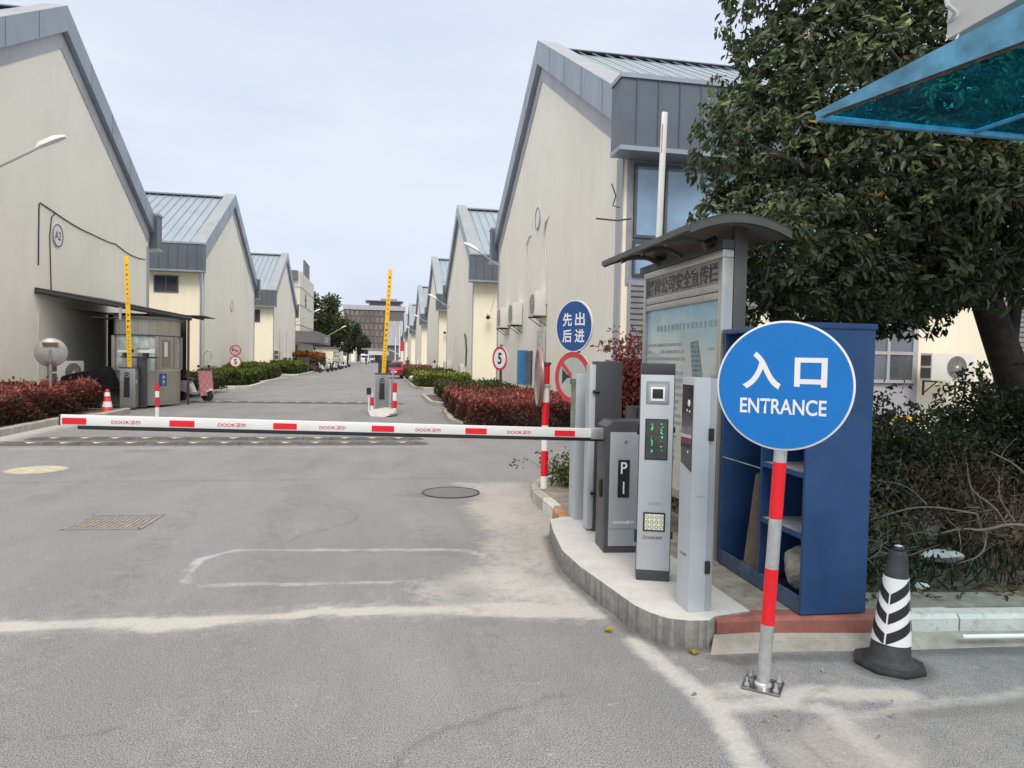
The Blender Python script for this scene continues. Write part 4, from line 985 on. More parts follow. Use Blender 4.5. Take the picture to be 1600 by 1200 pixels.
# blue cabinet
t = thing('metal_cabinet', 'dark blue open steel cabinet with shelves behind the entrance sign', 'cabinet', (2.49, 3.73, .16), R(-1.5))
cw_, cd_, chh = .43, 1.10, 1.72
b = MB(); b.box((0, 0, .0), (cw_, .022, chh)); b.build('side_panel', 'cabblue', t, bevel=.003)
MB().box((0, cd_ - .022, 0), (cw_, cd_, chh)).build('side_panel', 'cabblue', t, bevel=.003)
MB().box((cw_ - .02, .022, 0), (cw_ - .001, cd_ - .022, chh - .001)).build('back_panel', 'cabin', t)
MB().box((-.012, -.008, chh), (cw_ + .006, cd_ + .008, chh + .035)).build('top', 'cabblue', t, bevel=.003)
MB().box((.005, .0225, .0), (cw_ - .021, cd_ - .023, .03)).build('floor_panel', 'cabin', t)
MB().box((.0, .0225, .0), (.02, cd_ - .0225, .10)).build('kick_plate', mat('scuffed_cabinet_kick', (.05, .085, .15), .6, var=.4, scale=7, dirt=.6), t)
MB().box((.0, .50, .101), (cw_ - .021, .522, chh - .001)).build('divider', 'cabblue', t)
for z in (.47, .84, 1.25):
    f = MB().box((.012, .0225, z), (cw_ - .021, .499, z + .012)).build('shelf', 'shelfdust', t)
    MB().box((.0, .0225, z - .018), (.0115, .499, z + .012)).build('shelf_edge', 'cabblue', f)
MB().box((.002, .523, .80), (.010, cd_ - .0225, .806)).build('rail', 'shelfdust', t)
MB().box((.33, .523, .105), (cw_ - .022, cd_ - .0225, chh - .002)).build('inner_panel', 'cabin', t)
MB().box((.325, .56, .15), (.3295, cd_ - .06, .72)).box((.325, .56, .86), (.3295, cd_ - .06, 1.6)).build('inner_door', 'cabblue', t)
t, rad = cone('traffic_cone', 'old dirt-brown cone stored in the left bay of the blue cabinet', (2.665, 4.48, .20), .70, .115, .035, 'brownrub', [], sq=.15)
t.rotation_euler = (R(3), R(-4), R(4))
def rock(name, label, loc, s, m='stone', seed=1, cat='rock'):
    bm = bmesh.new(); bmesh.ops.create_icosphere(bm, subdivisions=4, radius=1)
    rr = np.random.default_rng(seed); pl_ = unit(rr.normal(size=(16, 3))); dd = rr.uniform(.62, .95, 16)
    for v in bm.verts:
        c = np.array(v.co); k = 1.0
        for n_, d_ in zip(pl_, dd):
            x = c @ n_
            if x > d_: c = c - n_ * (x - d_)
        c += rr.normal(size=3) * .012; v.co = Vector((c[0] * s[0], c[1] * s[1], c[2] * s[2]))
    for f in bm.faces: f.smooth = False
    me = bpy.data.meshes.new(name); bm.to_mesh(me); bm.free(); me.materials.append(M[m]); o = bpy.data.objects.new(name, me); C.objects.link(o); o.location = loc
    tag(o, label, cat); return o
rock('rock', 'rough pale stone lump on the floor of the blue cabinet', (2.67, 3.97, .19 + .17), (.14, .17, .18), seed=4)
rock('broken_slab', 'flat broken grey slab lying in the dark bed by the cone', (4.22, 4.58, .22), (.20, .10, .05), 'concrete', 5, 'slab')
rock('stone_chip', 'small white chip of rubble near the white kerb', (3.62, 4.08, .18), (.06, .04, .025), 'kerbwhite', 6, 'rubble')
rock('rock', 'large brown-grey boulder among the bare branches', (4.55, 5.2, .36), (.20, .2, .30), 'stone', 7)
cablet('pipe', 'thin white pipe lying along the foot of the white kerb', [(3.40, 3.50, .07), (4.6, 3.38, .07)], .016, 'white', 'pipe')

# ------------------------------------------------------------------ left gate, booth
def gate_post(name, label, loc, rz, armh, lean, w=.40, d=.42, h=1.16, body='boothsteel'):
    t = thing(name, label, 'barrier', loc, rz, 'older barrier posts with yellow booms')
    MB().box((-w / 2, 0, .02), (w / 2, d, h)).build('casing', body, t, bevel=.015)
    MB().box((-w / 2 - .02, -.02, h), (w / 2 + .02, d + .02, h + .03)).build('top_plate', 'charcoal', t, bevel=.008)
    MB().box((-w / 2 + .015, -.012, .06), (w / 2 - .03, .0, h - .03)).build('door', mat('grey_gate_door', (.25, .26, .27), .45, .4), t, bevel=.006)
    pl_ = [(-.09, .32)] + [(.07, .32)] + [(.07 * cos(a) - .01 * 0 - .01, h - .19 + .08 * sin(a)) for a in [pi * k / 8 for k in range(9)]]
    MB().prism(pl_, 1, -.02, -.0125).build('black_panel', 'black', t)
    MB().lathe([(.055, -.004), (.055, 0), (.04, .0), (.04, -.004)], 20, c=(-.01, -.021, h - .21), axis=1).build('dial', 'silver2', t)
    MB().box((w / 2, .1, h * .62), (w / 2 + .02, .16, h * .70)).build('key_switch', 'silver', t)
    bo = MB().box((-.06, -.02, 0), (.06, .02, armh)).build('boom', 'yellow', t, bevel=.006)
    bo.location = (.03, .12, h + .02); bo.rotation_euler = (0, lean, 0)
    for k in range(4): text('请勿碰撞'[k], .075, .075, 'black', bo, (0, -.0215, armh * (.47 - k * .052)), bold=.06)
    for k in range(9): text('一车一杆减速慢行停'[k], .05, .055, 'rust', bo, (0, -.0215, armh * (.92 - k * .043)), bold=.01)
    for k in range(8): MB().box((-.02, -.0225, armh * (.06 + k * .03)), (.02, -.0205, armh * (.06 + k * .03) + .022)).build('character_mark', 'rust', bo, smooth=0)
    return t
gate_post('barrier_gate', 'left grey barrier post by the booth with its yellow boom raised', (-7.2, 21.7, .05), R(3), 3.20, R(-1.6))
gp = gate_post('barrier_gate', 'barrier post in the road centre on a stone block with yellow boom raised', (.02, 20.6, .12), 0, 3.05, R(2.9), .42, .46, 1.06, 'silver2')
MB().box((.27, .35, .02), (.34, .75, 1.20)).build('rear_panel', 'silver2', gp)
rock('stone_block', 'cracked pale concrete block under the centre barrier post', (.04, 20.45, .04), (.42, .75, .19), 'concrete', 9, 'block')
striped_pole('bollard', 'red and white bollard right of the centre barrier post', (.38, 20.5, 0), .06, [.0, .20, .42, .66, .94], ['white', 'red'], 'striped bollards')
striped_pole('bollard', 'thin striped bollard left of the centre barrier post', (-.27, 20.75, 0), .045, [.0, .25, .50, .62], ['white', 'red'], 'striped bollards')
striped_pole('bollard', 'red and white bollard before the guard booth', (-5.69, 19.3, 0), .05, [.0, .26, .52, .68, .90], ['white', 'redp'], 'striped bollards')
t = thing('intercom_box', 'small black box on a thin stand left of the centre post', 'box', (-.36, 20.7, 0), 0)
MB().cyl((0, 0, .0), (0, 0, .58), .02, None, 8).build('stand', 'white', t); MB().box((-.07, -.05, .58), (.06, .05, .78)).build('housing', 'black', t)
def bullet_cam(label, loc, rz, s=1):
    t = thing('bullet_camera', label, 'camera', loc, rz, 'plate recognition cameras at the gate')
    MB().prism([(-.08 * s, .0), (.08 * s, .0), (.08 * s, .08 * s), (.05 * s, .11 * s), (-.05 * s, .11 * s), (-.08 * s, .08 * s)], 1, -.25 * s, .2 * s).build('housing', 'white', t)
    MB().box((-.10 * s, -.32 * s, .105 * s), (.10 * s, .2 * s, .125 * s)).build('sun_shield', 'silver', t)
    MB().cyl((0, -.262 * s, .05 * s), (0, -.248 * s, .05 * s), .05 * s, None, 16).build('lens', 'black', t)
    MB().box((-.06 * s, -.05, -.14 * s), (.06 * s, .05, .0)).build('bracket', 'charcoal', t)
    return t
t = thing('camera_stand', 'black stand with a crossbar behind the left barrier post', 'stand', (-7.0, 22.25, .05), 0)
MB().box((-.10, -.06, 0), (.14, .08, 1.45)).build('column', 'charcoal', t); MB().box((-.55, -.05, 1.45), (.45, .05, 1.50)).build('crossbar', 'charcoal', t)
bullet_cam('white gate camera left of the yellow boom on the crossbar', (-7.42, 22.2, 1.66), R(62)); bullet_cam('white gate camera right of the yellow boom on the crossbar', (-6.86, 22.2, 1.66), R(-118), 1.2)
t = thing('camera_stand', 'dark stand behind the centre barrier post', 'stand', (-.02, 21.4, .0), 0)
MB().box((-.09, -.06, 0), (.22, .08, 1.52)).build('column', 'charcoal', t); MB().box((-.32, -.05, 1.52), (.3, .05, 1.58)).build('crossbar', 'charcoal', t)
bullet_cam('white gate camera on the centre stand facing left', (-.12, 21.4, 1.74), R(-62), 1.5)
t, rad = cone('traffic_cone', 'red and white traffic cone beside the left barrier post', (-6.98, 19.6, 0), .70, .14, .045, 'redp', [(.24, .38, 'white'), (.52, .62, 'white')], sq=.2)
# booth
t = thing('guard_booth', 'stainless guard booth with wide window under the dark lean-to', 'booth', (-6.70, 22.75, .05))
hb = 2.62
outl = [(0, 0), (-.12, -.16), (-.35, -.26), (-.9, -.30), (-1.35, -.26), (-1.45, -.16), (-1.5, 0), (-1.5, 1.5), (.42, 1.5), (.42, .9)]
outl = [(0, 0), (-.16, -.14), (-.40, -.22), (-.86, -.22), (-1.12, -.14), (-1.24, 0.05), (-1.24, 1.3), (.30, 1.3), (.27, .86)]
def outline(sc_, o=outl): 
    c = (-.48, .55); return [(c[0] + (p[0] - c[0]) * sc_, c[1] + (p[1] - c[1]) * sc_) for p in o]
MB().prism(outl, 2, .02, 1.06).build('lower_wall', 'boothsteel', t, smooth=25)
MB().prism(outl, 2, 2.16, hb).build('upper_wall', 'boothsteel', t, smooth=25)
MB().prism(outline(1.02), 2, 1.06, 1.10).build('sill', 'steel', t, smooth=25); MB().prism(outline(1.02), 2, 2.12, 2.16).build('lintel', 'charcoal', t, smooth=25)
MB().prism(outline(.97), 2, 1.10, 2.12).build('window', 'glassbooth', t, smooth=25)
for p in (outl[0], outl[5], outl[6], outl[7], outl[8]): MB().box((p[0] - .05, p[1] - .05, 1.10), (p[0] + .05, p[1] + .05, 2.12)).build('corner_post', 'boothsteel', t)
dv = Vector((.27, .86, 0)); dn = dv.normalized(); pn = Vector((dn.y, -dn.x, 0))
def onside(a, c, z0, z1, o0, o1, name, m_):
    p = [dn * a + pn * o0, dn * c + pn * o0, dn * c + pn * o1, dn * a + pn * o1]; MB().add([(q.x, q.y, z) for z in (z0, z1) for q in p], [(0, 1, 2, 3), (4, 5, 6, 7), (0, 1, 5, 4), (1, 2, 6, 5), (2, 3, 7, 6), (3, 0, 4, 7)]).build(name, m_, t, smooth=0)
onside(.10, .86, 1.10, 2.12, -.03, .012, 'side_window_frame', 'boothsteel'); onside(.22, .62, 1.18, 2.02, .0, .02, 'side_window', 'glassdark'); onside(.30, .46, 1.5, 1.95, .02, .024, 'notice_paper', 'paper')
pr_ = outline(1.10)
rfo = MB(); rfo.add([(p[0], p[1], hb + .0) for p in pr_] + [(p[0] * .9 - .05, p[1] * .9 + .07, hb + .09) for p in pr_], [tuple(range(9)), tuple(range(9, 18))] + [(i, (i + 1) % 9, 9 + (i + 1) % 9, 9 + i) for i in range(9)]).build('roof', 'canopy', t, smooth=0)
MB().prism([(-1.75, -.35), (-1.2, .1), (-1.3, 1.0), (-1.9, .9)], 2, hb + .0, hb + .03).build('roof_flap', 'canopy', t, smooth=0)
onside(.10, .42, .60, .98, .003, .022, 'notice_plate', 'navy')
text('收', .12, .12, 'white', t, tuple(dn * .26 + pn * .026 + Vector((0, 0, .87))), rz=R(67), bold=.03); text('费', .12, .12, 'white', t, tuple(dn * .26 + pn * .026 + Vector((0, 0, .71))), rz=R(67), bold=.03)
# lean-to
t = thing('lean_to_canopy', 'sloping dark sheet canopy from the left hall over the guard booth', 'canopy', (-9.5, 21.6, 0))
b = MB(); b.add([(0, -.1, 3.36), (3.35, 2.75, 2.84), (3.35, 4.4, 2.84), (0, 5.2, 3.46), (0, -.1, 3.42), (3.35, 2.75, 2.90), (3.35, 4.4, 2.90), (0, 5.2, 3.52)], [(0, 1, 2, 3), (4, 5, 6, 7), (0, 1, 5, 4), (1, 2, 6, 5), (2, 3, 7, 6), (3, 0, 4, 7)])
b.build('sheet', 'canopy', t, smooth=0)
MB().tube([(0, -.1, 3.30), (3.35, 2.75, 2.79)], .05, 6).build('front_beam', 'canopy', t); MB().box((2.9, 2.8, 2.905), (3.7, 4.5, 2.93)).build('overlap_sheet', 'canopy', t)
MB().tube([(3.27, 2.72, 0), (3.27, 2.72, 2.80)], .04, 8).build('post', 'brownpole', t); MB().tube([(1.5, 4.6, 0), (1.5, 4.6, 3.1)], .04, 8).build('post', 'brownpole', t)
MB().box((1.9, .6, 2.62), (1.96, .66, 2.98)).build('strut', 'trimlilac', t)
MB().box((.02, 5.05, 0), (2.6, 5.10, 3.05)).build('shade_back_sheet', 'canopy', t, smooth=0); MB().box((1.45, 2.5, 0), (1.49, 5.04, 2.95)).build('shade_side_sheet', 'canopy', t, smooth=0)  # back and side sheets added to block skylight and deepen the canopy shade
MB().add([(.02, 1.6, 2.95), (1.45, 2.4, 2.80), (1.45, 5.0, 2.80), (.02, 5.0, 3.05)], [(0, 1, 2, 3)]).build('shade_lining', 'canopy', t, smooth=0)  # added opaque layer under the canopy, darkens the wall below it
# round mirror by left wall
t = thing('traffic_mirror', 'round traffic mirror seen from behind on a pole left of the canopy', 'mirror', (-7.75, 18.3, 0), R(195))
MB().cyl((0, .06, 0), (0, .06, 1.7), .035, None, 12).build('pole', 'pole', t)
M['mirror_shell'] = mat('orange_grey_mirror_back', (.36, .355, .34), .4, .3)
MB().lathe([(.335, .0), (.345, .012), (.30, .05), (.15, .085), (.001, .10)], 40, c=(0, -.02, 1.62), axis=1).build('shell', 'mirror_shell', t)
MB().box((-.16, .08, 1.78), (.16, .11, 1.86)).build('bracket', 'rust', t); MB().box((-.10, .08, 1.36), (.10, .11, 1.41)).build('bracket', 'rust', t)
# black cloth heap / parked trolley under canopy
t = thing('covered_trolley', 'black covered motorcycle parked in the canopy shade behind the post', 'motorcycle', (-8.25, 22.4, .1), R(10))
MB().add([(-.8, -.25, .5), (.6, -.3, .45), (.7, .3, .45), (-.7, .3, .5), (-.5, -.1, .95), (.3, -.12, 1.15), (.35, .12, 1.15), (-.45, .1, .95), (-1.0, 0, .82)],
         [(0, 1, 2, 3), (4, 5, 6, 7), (0, 1, 5, 4), (1, 2, 6, 5), (2, 3, 7, 6), (0, 4, 8), (3, 8, 7), (4, 7, 8), (0, 8, 3)]).build('cover', mat('matt_black_cloth', (.012, .012, .014), .95, var=.4, spec=.1, bmp=.6), t, bevel=.05, smooth=60)
for x in (-.55, .5): MB().lathe([(.16, -.05), (.25, -.05), (.25, .05), (.16, .05)], 20, c=(x, 0, .25), axis=1).build('wheel', 'rubber', t)
# hook pole, utility box
t = thing('hook_pole', 'thin pale pole with a curled hook top behind the scooter', 'pole', (-9.05, 38.0, 0))
MB().tube([(0, 0, 0), (0, 0, 1.5), (.06, 0, 1.75), (.25, 0, 1.88), (.42, 0, 1.78), (.45, 0, 1.6), (.35, 0, 1.45)], .045, 8).build('tube', 'trimlilac', t)
t = thing('utility_cabinet', 'grey utility cabinet standing before the left green hedge', 'utility box', (-8.75, 38.2, 0))
MB().box((-.25, -.2, 0), (.25, .2, 1.1)).build('body', 'pole', t, bevel=.02); MB().box((-.20, -.21, .15), (.20, -.2, 1.0)).build('door', 'shutter', t)

# scooters and motorcycles
def scooter(name, label, loc, rz, body='white', quilt=False, group=None, cat='scooter'):
    t = thing(name, label, cat, loc, rz, group)
    for x in (-.55, .55):
        f = MB().lathe([(.15, -.045), (.215, -.045), (.225, 0), (.215, .045), (.15, .045)], 24, c=(x, 0, .225), axis=1).build('wheel', 'rubber', t)
        MB().lathe([(.145, -.02), (.145, .02), (.01, .03)], 16, c=(x, 0, .225), axis=1).build('rim', 'galv', f)
    b = MB(); sec = [(-.66, .42, .62, .10), (-.45, .36, .74, .16), (-.15, .30, .74, .15), (.05, .24, .34, .16), (.25, .24, .34, .15), (.36, .28, .70, .17), (.44, .40, .92, .12)]
    vs = []
    for x, z0, z1, w in sec: vs += [(x, -w, z0), (x, -w * .8, z1), (x, w * .8, z1), (x, w, z0)]
    fs = [(i * 4 + k, i * 4 + (k + 1) % 4, i * 4 + 4 + (k + 1) % 4, i * 4 + 4 + k) for i in range(len(sec) - 1) for k in range(4)] + [(0, 1, 2, 3), tuple(range(len(vs) - 4, len(vs)))]
    b.add(vs, fs).build('body', body, t, bevel=.03, smooth=60)
    MB().prism([(-.62, .73), (.0, .73), (-.05, .82), (-.35, .84), (-.62, .80)], 1, -.13, .13).build('seat', 'black', t, bevel=.03)
    MB().tube([(.55, 0, .25), (.45, 0, .85), (.40, 0, 1.0)], .03, 8).build('fork', 'galv', t)
    MB().tube([(.30, -.33, 1.0), (.40, -.15, 1.02), (.42, 0, 1.0), (.40, .15, 1.02), (.30, .33, 1.0)], .02, 6).build('handlebar', 'black', t)
    for s in (-1, 1):
        MB().tube([(.38, s * .22, 1.02), (.40, s * .26, 1.2)], .008, 5).build('mirror_stalk', 'black', t); MB().sphere((.40, s * .27, 1.24), .06, 10, sq=(.4, 1.2, .8)).build('mirror', 'black', t)
    MB().prism([(.40, .36), (.70, .46), (.72, .40), (.60, .34)], 1, -.07, .07).build('mudguard', body, t)
    MB().sphere((.47, 0, .84), .075, 12, sq=(.6, 1, 1)).build('headlight', 'galv', t)
    if quilt:
        q = MB(); 
        n1, n2 = 7, 9; vs = []
        for i in range(n1):
            for j in range(n2):
                y = -.36 + .72 * i / (n1 - 1); z = 1.08 - .86 * j / (n2 - 1); vs.append((.50 + .10 * j / (n2 - 1) - .12 * abs(y), y, z))
        q.add(vs, [(i * n2 + j, i * n2 + j + 1, (i + 1) * n2 + j + 1, (i + 1) * n2 + j) for i in range(n1 - 1) for j in range(n2 - 1)])
        m, nt, bs, out = _mat('pink_quilt'); tc = nt.nodes.new('ShaderNodeTexCoord'); sp = nt.nodes.new('ShaderNodeSeparateXYZ'); nt.links.new(tc.outputs['Object'], sp.inputs[0])
        u = math_(nt, 'ADD', sp.outputs[1], sp.outputs[2]); v = math_(nt, 'SUBTRACT', sp.outputs[1], sp.outputs[2])
        s1 = math_(nt, 'ABSOLUTE', math_(nt, 'SINE', math_(nt, 'MULTIPLY', u, 11))); s2 = math_(nt, 'ABSOLUTE', math_(nt, 'SINE', math_(nt, 'MULTIPLY', v, 11)))
        nt.links.new(ramp(nt, math_(nt, 'MINIMUM', s1, s2), [(.10, (.75, .50, .52)), (.28, (.42, .10, .14)), (.9, (.58, .24, .27))]), bs.inputs['Base Color']); bs.inputs['Roughness'].default_value = .85
        o = q.build('quilted_apron', m, t, smooth=60, recalc=False); md = o.modifiers.new('s', 'SOLIDIFY'); md.thickness = .035
    return t
scooter('scooter', 'white electric scooter with a pink quilted apron beside the booth', (-6.48, 26.0, 0), R(-24), 'white', True)
mats_m = ['brownpole', 'silver', 'charcoal', 'white', 'charcoal', 'silver', 'white', 'charcoal']
moto = [(-6.75, 74), (-6.3, 78.5), (-6.2, 83), (-6.1, 88), (-6.0, 94), (-6.0, 101), (-5.9, 109), (-5.9, 118)]
words = ['nearest brown motorcycle', 'silver motorcycle second', 'dark motorcycle third', 'white motorcycle fourth', 'dark motorcycle fifth', 'silver motorcycle sixth', 'white motorcycle seventh', 'dark motorcycle eighth and farthest']
for (x, y), m_, wd in zip(moto, mats_m, words):
    o = scooter('motorcycle', wd + ' in the row along the left roadside', (x, y, 0), R(random.uniform(-35, -15)), m_, False, 'motorcycles parked along the left kerb', 'motorcycle'); o.scale = (1.12, 1.12, 1.12)

# ------------------------------------------------------------------ vehicles
def car(name, label, loc, rz, m_, prof, w, wheels, cat='car', wr=.32, glass=()):
    t = thing(name, label, cat, loc, rz)
    MB().prism(prof, 0, -w / 2, w / 2).build('body', m_, t, bevel=.05, smooth=40)
    for sx in (-1, 1):
        for y in wheels:
            f = MB().lathe([(wr * .6, -.1), (wr, -.1), (wr, .1), (wr * .6, .1)], 20, c=(sx * (w / 2 - .06), y, wr), axis=0).build('wheel', 'rubber', t)
    for nm, a, c, mm in glass: MB().box(a, c).build(nm, mm, t, bevel=.02)
    return t
car('parked_car', 'dark red car half hidden behind the centre barrier post', (.95, 57, 0), 0, 'carred', [(0, .3), (0, .75), (.15, .92), (.5, 1.38), (2.2, 1.45), (3.1, 1.0), (4.1, .88), (4.3, .6), (4.3, .3)], 1.45, (.75, 3.4), wr=.30,
    glass=[('rear_window', (-.58, .14, .95), (.58, .42, 1.32), 'glassdark'), ('tail_light', (-.70, -.02, .70), (-.45, .03, .82), 'reddull'), ('tail_light', (.45, -.02, .70), (.70, .03, .82), 'reddull'), ('bumper', (-.70, -.06, .28), (.70, .02, .5), 'carred'), ('rear_plate', (-.25, -.08, .5), (.25, -.03, .62), 'white')])
car('delivery_van', 'white van driving at the far end of the street', (-4.9, 205, 0), 0, 'carwhite', [(0, .35), (0, 1.3), (.5, 1.9), (.9, 2.75), (5, 2.8), (5, .35)], 2.2, (1, 4), 'van', .42,
    glass=[('windscreen', (-.95, .25, 1.35), (.95, .6, 2.3), 'glassdark'), ('headlight', (-1.0, -.05, .8), (-.6, .1, 1.05), 'white'), ('headlight', (.6, -.05, .8), (1.0, .1, 1.05), 'white')])
car('parked_car', 'pale car parked beyond the white van', (-1.9, 212, 0), R(20), 'carwhite', [(0, .3), (0, .8), (.5, 1.4), (2.6, 1.5), (3.6, .95), (4.3, .85), (4.3, .3)], 1.8, (.8, 3.4), glass=[('rear_window', (-.7, .2, .95), (.7, .45, 1.3), 'glassdark')])
# people
def person(label, loc, rz, shirt, s=1.0, sit=False):
    me = bpy.data.meshes.new('person'); bm = bmesh.new()
    V = [(0, 0, .92, .15), (0, 0, 1.15, .15), (0, 0, 1.38, .17), (0, 0, 1.50, .06), (0, -.01, 1.62, .10), (0, -.01, 1.72, .075),
         (-.10, 0, .85, .10), (-.11, -.02, .48, .07), (-.11, .02, .08, .045), (-.11, -.12, .04, .04), (.10, 0, .85, .10), (.11, .03, .48, .07), (.11, .05, .08, .045), (.11, -.09, .04, .04),
         (-.20, 0, 1.40, .06), (-.27, .02, 1.12, .045), (-.25, -.10, .88, .035), (.20, 0, 1.40, .06), (.27, .02, 1.12, .045), (.25, -.10, .88, .035)]
    E = [(0, 1), (1, 2), (2, 3), (3, 4), (4, 5), (0, 6), (6, 7), (7, 8), (8, 9), (0, 10), (10, 11), (11, 12), (12, 13), (2, 14), (14, 15), (15, 16), (2, 17), (17, 18), (18, 19)]
    me.from_pydata([v[:3] for v in V], E, []); o = bpy.data.objects.new('person', me); C.objects.link(o)
    md = o.modifiers.new('skin', 'SKIN'); sd = o.modifiers.new('sub', 'SUBSURF'); sd.levels = sd.render_levels = 1
    for i, v in enumerate(V): me.skin_vertices[0].data[i].radius = (v[3], v[3] * .8)
    me.skin_vertices[0].data[0].use_root = True
    bpy.context.view_layer.update(); m2 = bpy.data.meshes.new_from_object(o.evaluated_get(bpy.context.evaluated_depsgraph_get())); bpy.data.objects.remove(o)
    for k in (shirt, 'cloth1', 'skin'): m2.materials.append(M[k])
    for p in m2.polygons: p.material_index = 2 if p.center.z > 1.5 else (0 if p.center.z > .92 else 1); p.use_smooth = True
    o = bpy.data.objects.new('person', m2); C.objects.link(o); o.location = loc; o.rotation_euler = (0, 0, rz); o.scale = (s, s, s)
    tag(o, label, 'person'); MB().sphere((0, .01, 1.70), .11, 12, sq=(1, 1.05, .9)).build('hair', 'hair', o)
    return o
person('person in dark clothes standing on the right roadside, right of the pair', (3.0, 84, 0), .3, 'cloth1')
person('person in grey clothes standing on the right roadside, left of the pair', (2.15, 88, 0), -.6, 'cloth2')
person('person in white top behind the right hedge near the fourth hall', (4.3, 58, -.25), 1.0, 'cloth2')
# cyclist
t = thing('bicycle', 'bicycle ridden down the middle of the far street', 'bicycle', (-3.3, 150, 0), R(90))
for x in (-.5, .5): MB().lathe([(.30, -.02), (.30, .02), (.34, .02), (.34, -.02)], 20, c=(x, 0, .34), axis=1).build('wheel', 'rubber', t)
MB().tube([(-.5, 0, .34), (-.15, 0, .85), (.38, 0, .85), (.5, 0, .34)], .03, 6).tube([(-.15, 0, .85), (0, 0, .34), (.38, 0, .85)], .03, 6).build('frame', 'black', t); MB().tube([(.4, -.25, 1.05), (.42, 0, 1.0), (.4, .25, 1.05)], .02, 6).build('handlebar', 'black', t)
person('person in dark clothes riding the far bicycle', (-3.3, 150.2, .15), 0, 'cloth1')

# ------------------------------------------------------------------ far buildings
t = thing('office_building', 'white four storey office block on the left with dark roof band', 'building', (-11.0, 98, 0))
MB().box((-14, 0, 0), (0, 19, 13.2)).build('wall', 'offwhite', t, smooth=0)
b = MB()
for z in (5.9, 8.6, 11.0): b.box((-14, -.06, z), (.06, 19, z + .14))
b.build('floor_band', 'trimlilac', t, smooth=0)
MB().box((-6, -.5, 12.0), (-.3, -.07, 13.2)).build('roof_sign_band', 'greysign', t, smooth=0)
MB().box((-.4, 7, 13.2), (-.2, 14, 15.6)).build('roof_sign', 'greysign', t, smooth=0)
f = MB().box((.0, 6.0, 8.8), (.06, 7.6, 10.6)).build('window', 'glassdark', t, smooth=0)
f = MB().box((-6, -3.2, 3.5), (2.6, 20, 5.0)).build('entrance_canopy', 'greysign', t, smooth=0)
text('DOOR都尔', 8, 1.0, 'white', f, (2.62, 12, 4.25), rz=R(90))
for k in range(3): MB().box((-3.4 + k * 1.2, -.02, .3), (-2.7 + k * 1.2, -.06, 3.2)).build('door', 'glassdark', t, smooth=0)
MB().box((-6, -.08, 2.2), (-4.9, -.5, 3.1)).build('wall_unit', 'ac', t)
t = thing('gatehouse_shed', 'low beige shed with flat roof beyond the office canopy', 'shed', (-8.6, 128, 0))
MB().box((-3, 0, 0), (0, 16, 3.2)).build('wall', 'cream', t, smooth=0); MB().box((-3.3, -.4, 3.2), (.4, 16.4, 3.45)).build('roof', 'greysign', t, smooth=0)
for k in range(3): MB().box((.0, 1.5 + k * 4.5, .4), (.05, 3.5 + k * 4.5, 2.6)).build('window', 'glassdark', t, smooth=0)
t = thing('billboard_frame', 'rooftop sign lattice behind the third left hall', 'sign', (-24, 88, 13.4))
b = MB()
for k in range(9): b.box((k * 1.0, 0, 0), (k * 1.0 + .08, .1, 1.5))
b.box((0, 0, 1.4), (8, .1, 1.5)); b.box((0, 0, .5), (8, .1, .58)); 
for k in range(4): b.tube([(k * 2, 0, 0), (k * 2 + 1, 0, 1.4), (k * 2 + 2, 0, 0)], .06, 4)
b.build('lattice', 'pole', t); MB().box((6.9, -.05, .4), (7.3, 0, 1.5)).build('panel', 'charcoal', t)
t = thing('hotel_building', 'big dark hotel block with checkered windows closing the street', 'building', (-3, 350, 0))
MB().box((-15.5, 0, 0), (13.6, 18, 26.5)).build('wall', 'hotel', t, smooth=0)
MB().box((-16, -.6, 25.2), (14.2, 18.6, 27.4)).build('parapet', 'trimlilac', t, smooth=0)
MB().prism([(-4, 27.4), (12.5, 27.4), (10, 29.6), (-2.5, 29.6)], 1, 1, 16).build('roof_storey', 'greysign', t, smooth=0); MB().box((-5.5, -1, 29.6), (13, 17, 30.0)).build('roof_slab', 'pole', t, smooth=0)
MB().box((2, 3, 30), (10, 12, 31.2)).build('roof_plant', 'pole', t, smooth=0)
MB().box((4, -1, 8), (13.7, -.02, 20)).build('glass_front', 'trimlilac', t, smooth=0)
w0 = None
for r_ in range(7):
    for c_ in range(8):
        x = -14.6 + c_ * 2.3 + (r_ % 2) * .5; z = 22.2 - r_ * 3.3
        if w0 is None:
            w0 = MB().box((0, -.25, 0), (1.35, .05, 2.5)).build('window', 'hotelw', t, smooth=0); g0 = MB().box((1.36, -.12, .1), (1.9, .04, 2.4)).build('pane', 'hotelg', w0, smooth=0); w0.location = (x, 0, z)
        else:
            w1 = w0.copy(); C.objects.link(w1); w1.parent = t; w1.location = (x, 0, z); g1 = g0.copy(); C.objects.link(g1); g1.parent = w1
t = thing('barrel_roof_shelter', 'white barrel-vaulted shelter at the end of the street', 'shelter', (1.0, 240, 0))
MB().prism([(-5 + 10 * i / 12, 2.9 + 1.9 * sin(pi * i / 12)) for i in range(13)] + [(5 - 10 * i / 12, 2.7 + 1.9 * sin(pi * (12 - i) / 12)) for i in range(13)], 1, 0, 20).build('roof', 'white', t)
for x in (-4.8, 4.8): MB().box((x - .1, 0, 0), (x + .1, .2, 2.9)).build('post', 'pole', t)
for x, y, l, h in ((2.9, 120, 'nearer white flagpole before the right halls', 7.2), (2.3, 125, 'farther white flagpole before the right halls', 5.4)):
    t = thing('flagpole', l, 'pole', (x, y, 0)); MB().cyl((0, 0, 0), (0, 0, h), .12, .09, 10).build('pole', 'white', t)
    if h > 6: MB().box((.12, -.02, 2.9), (.8, .02, 4.6)).build('flag', 'reddull', t)
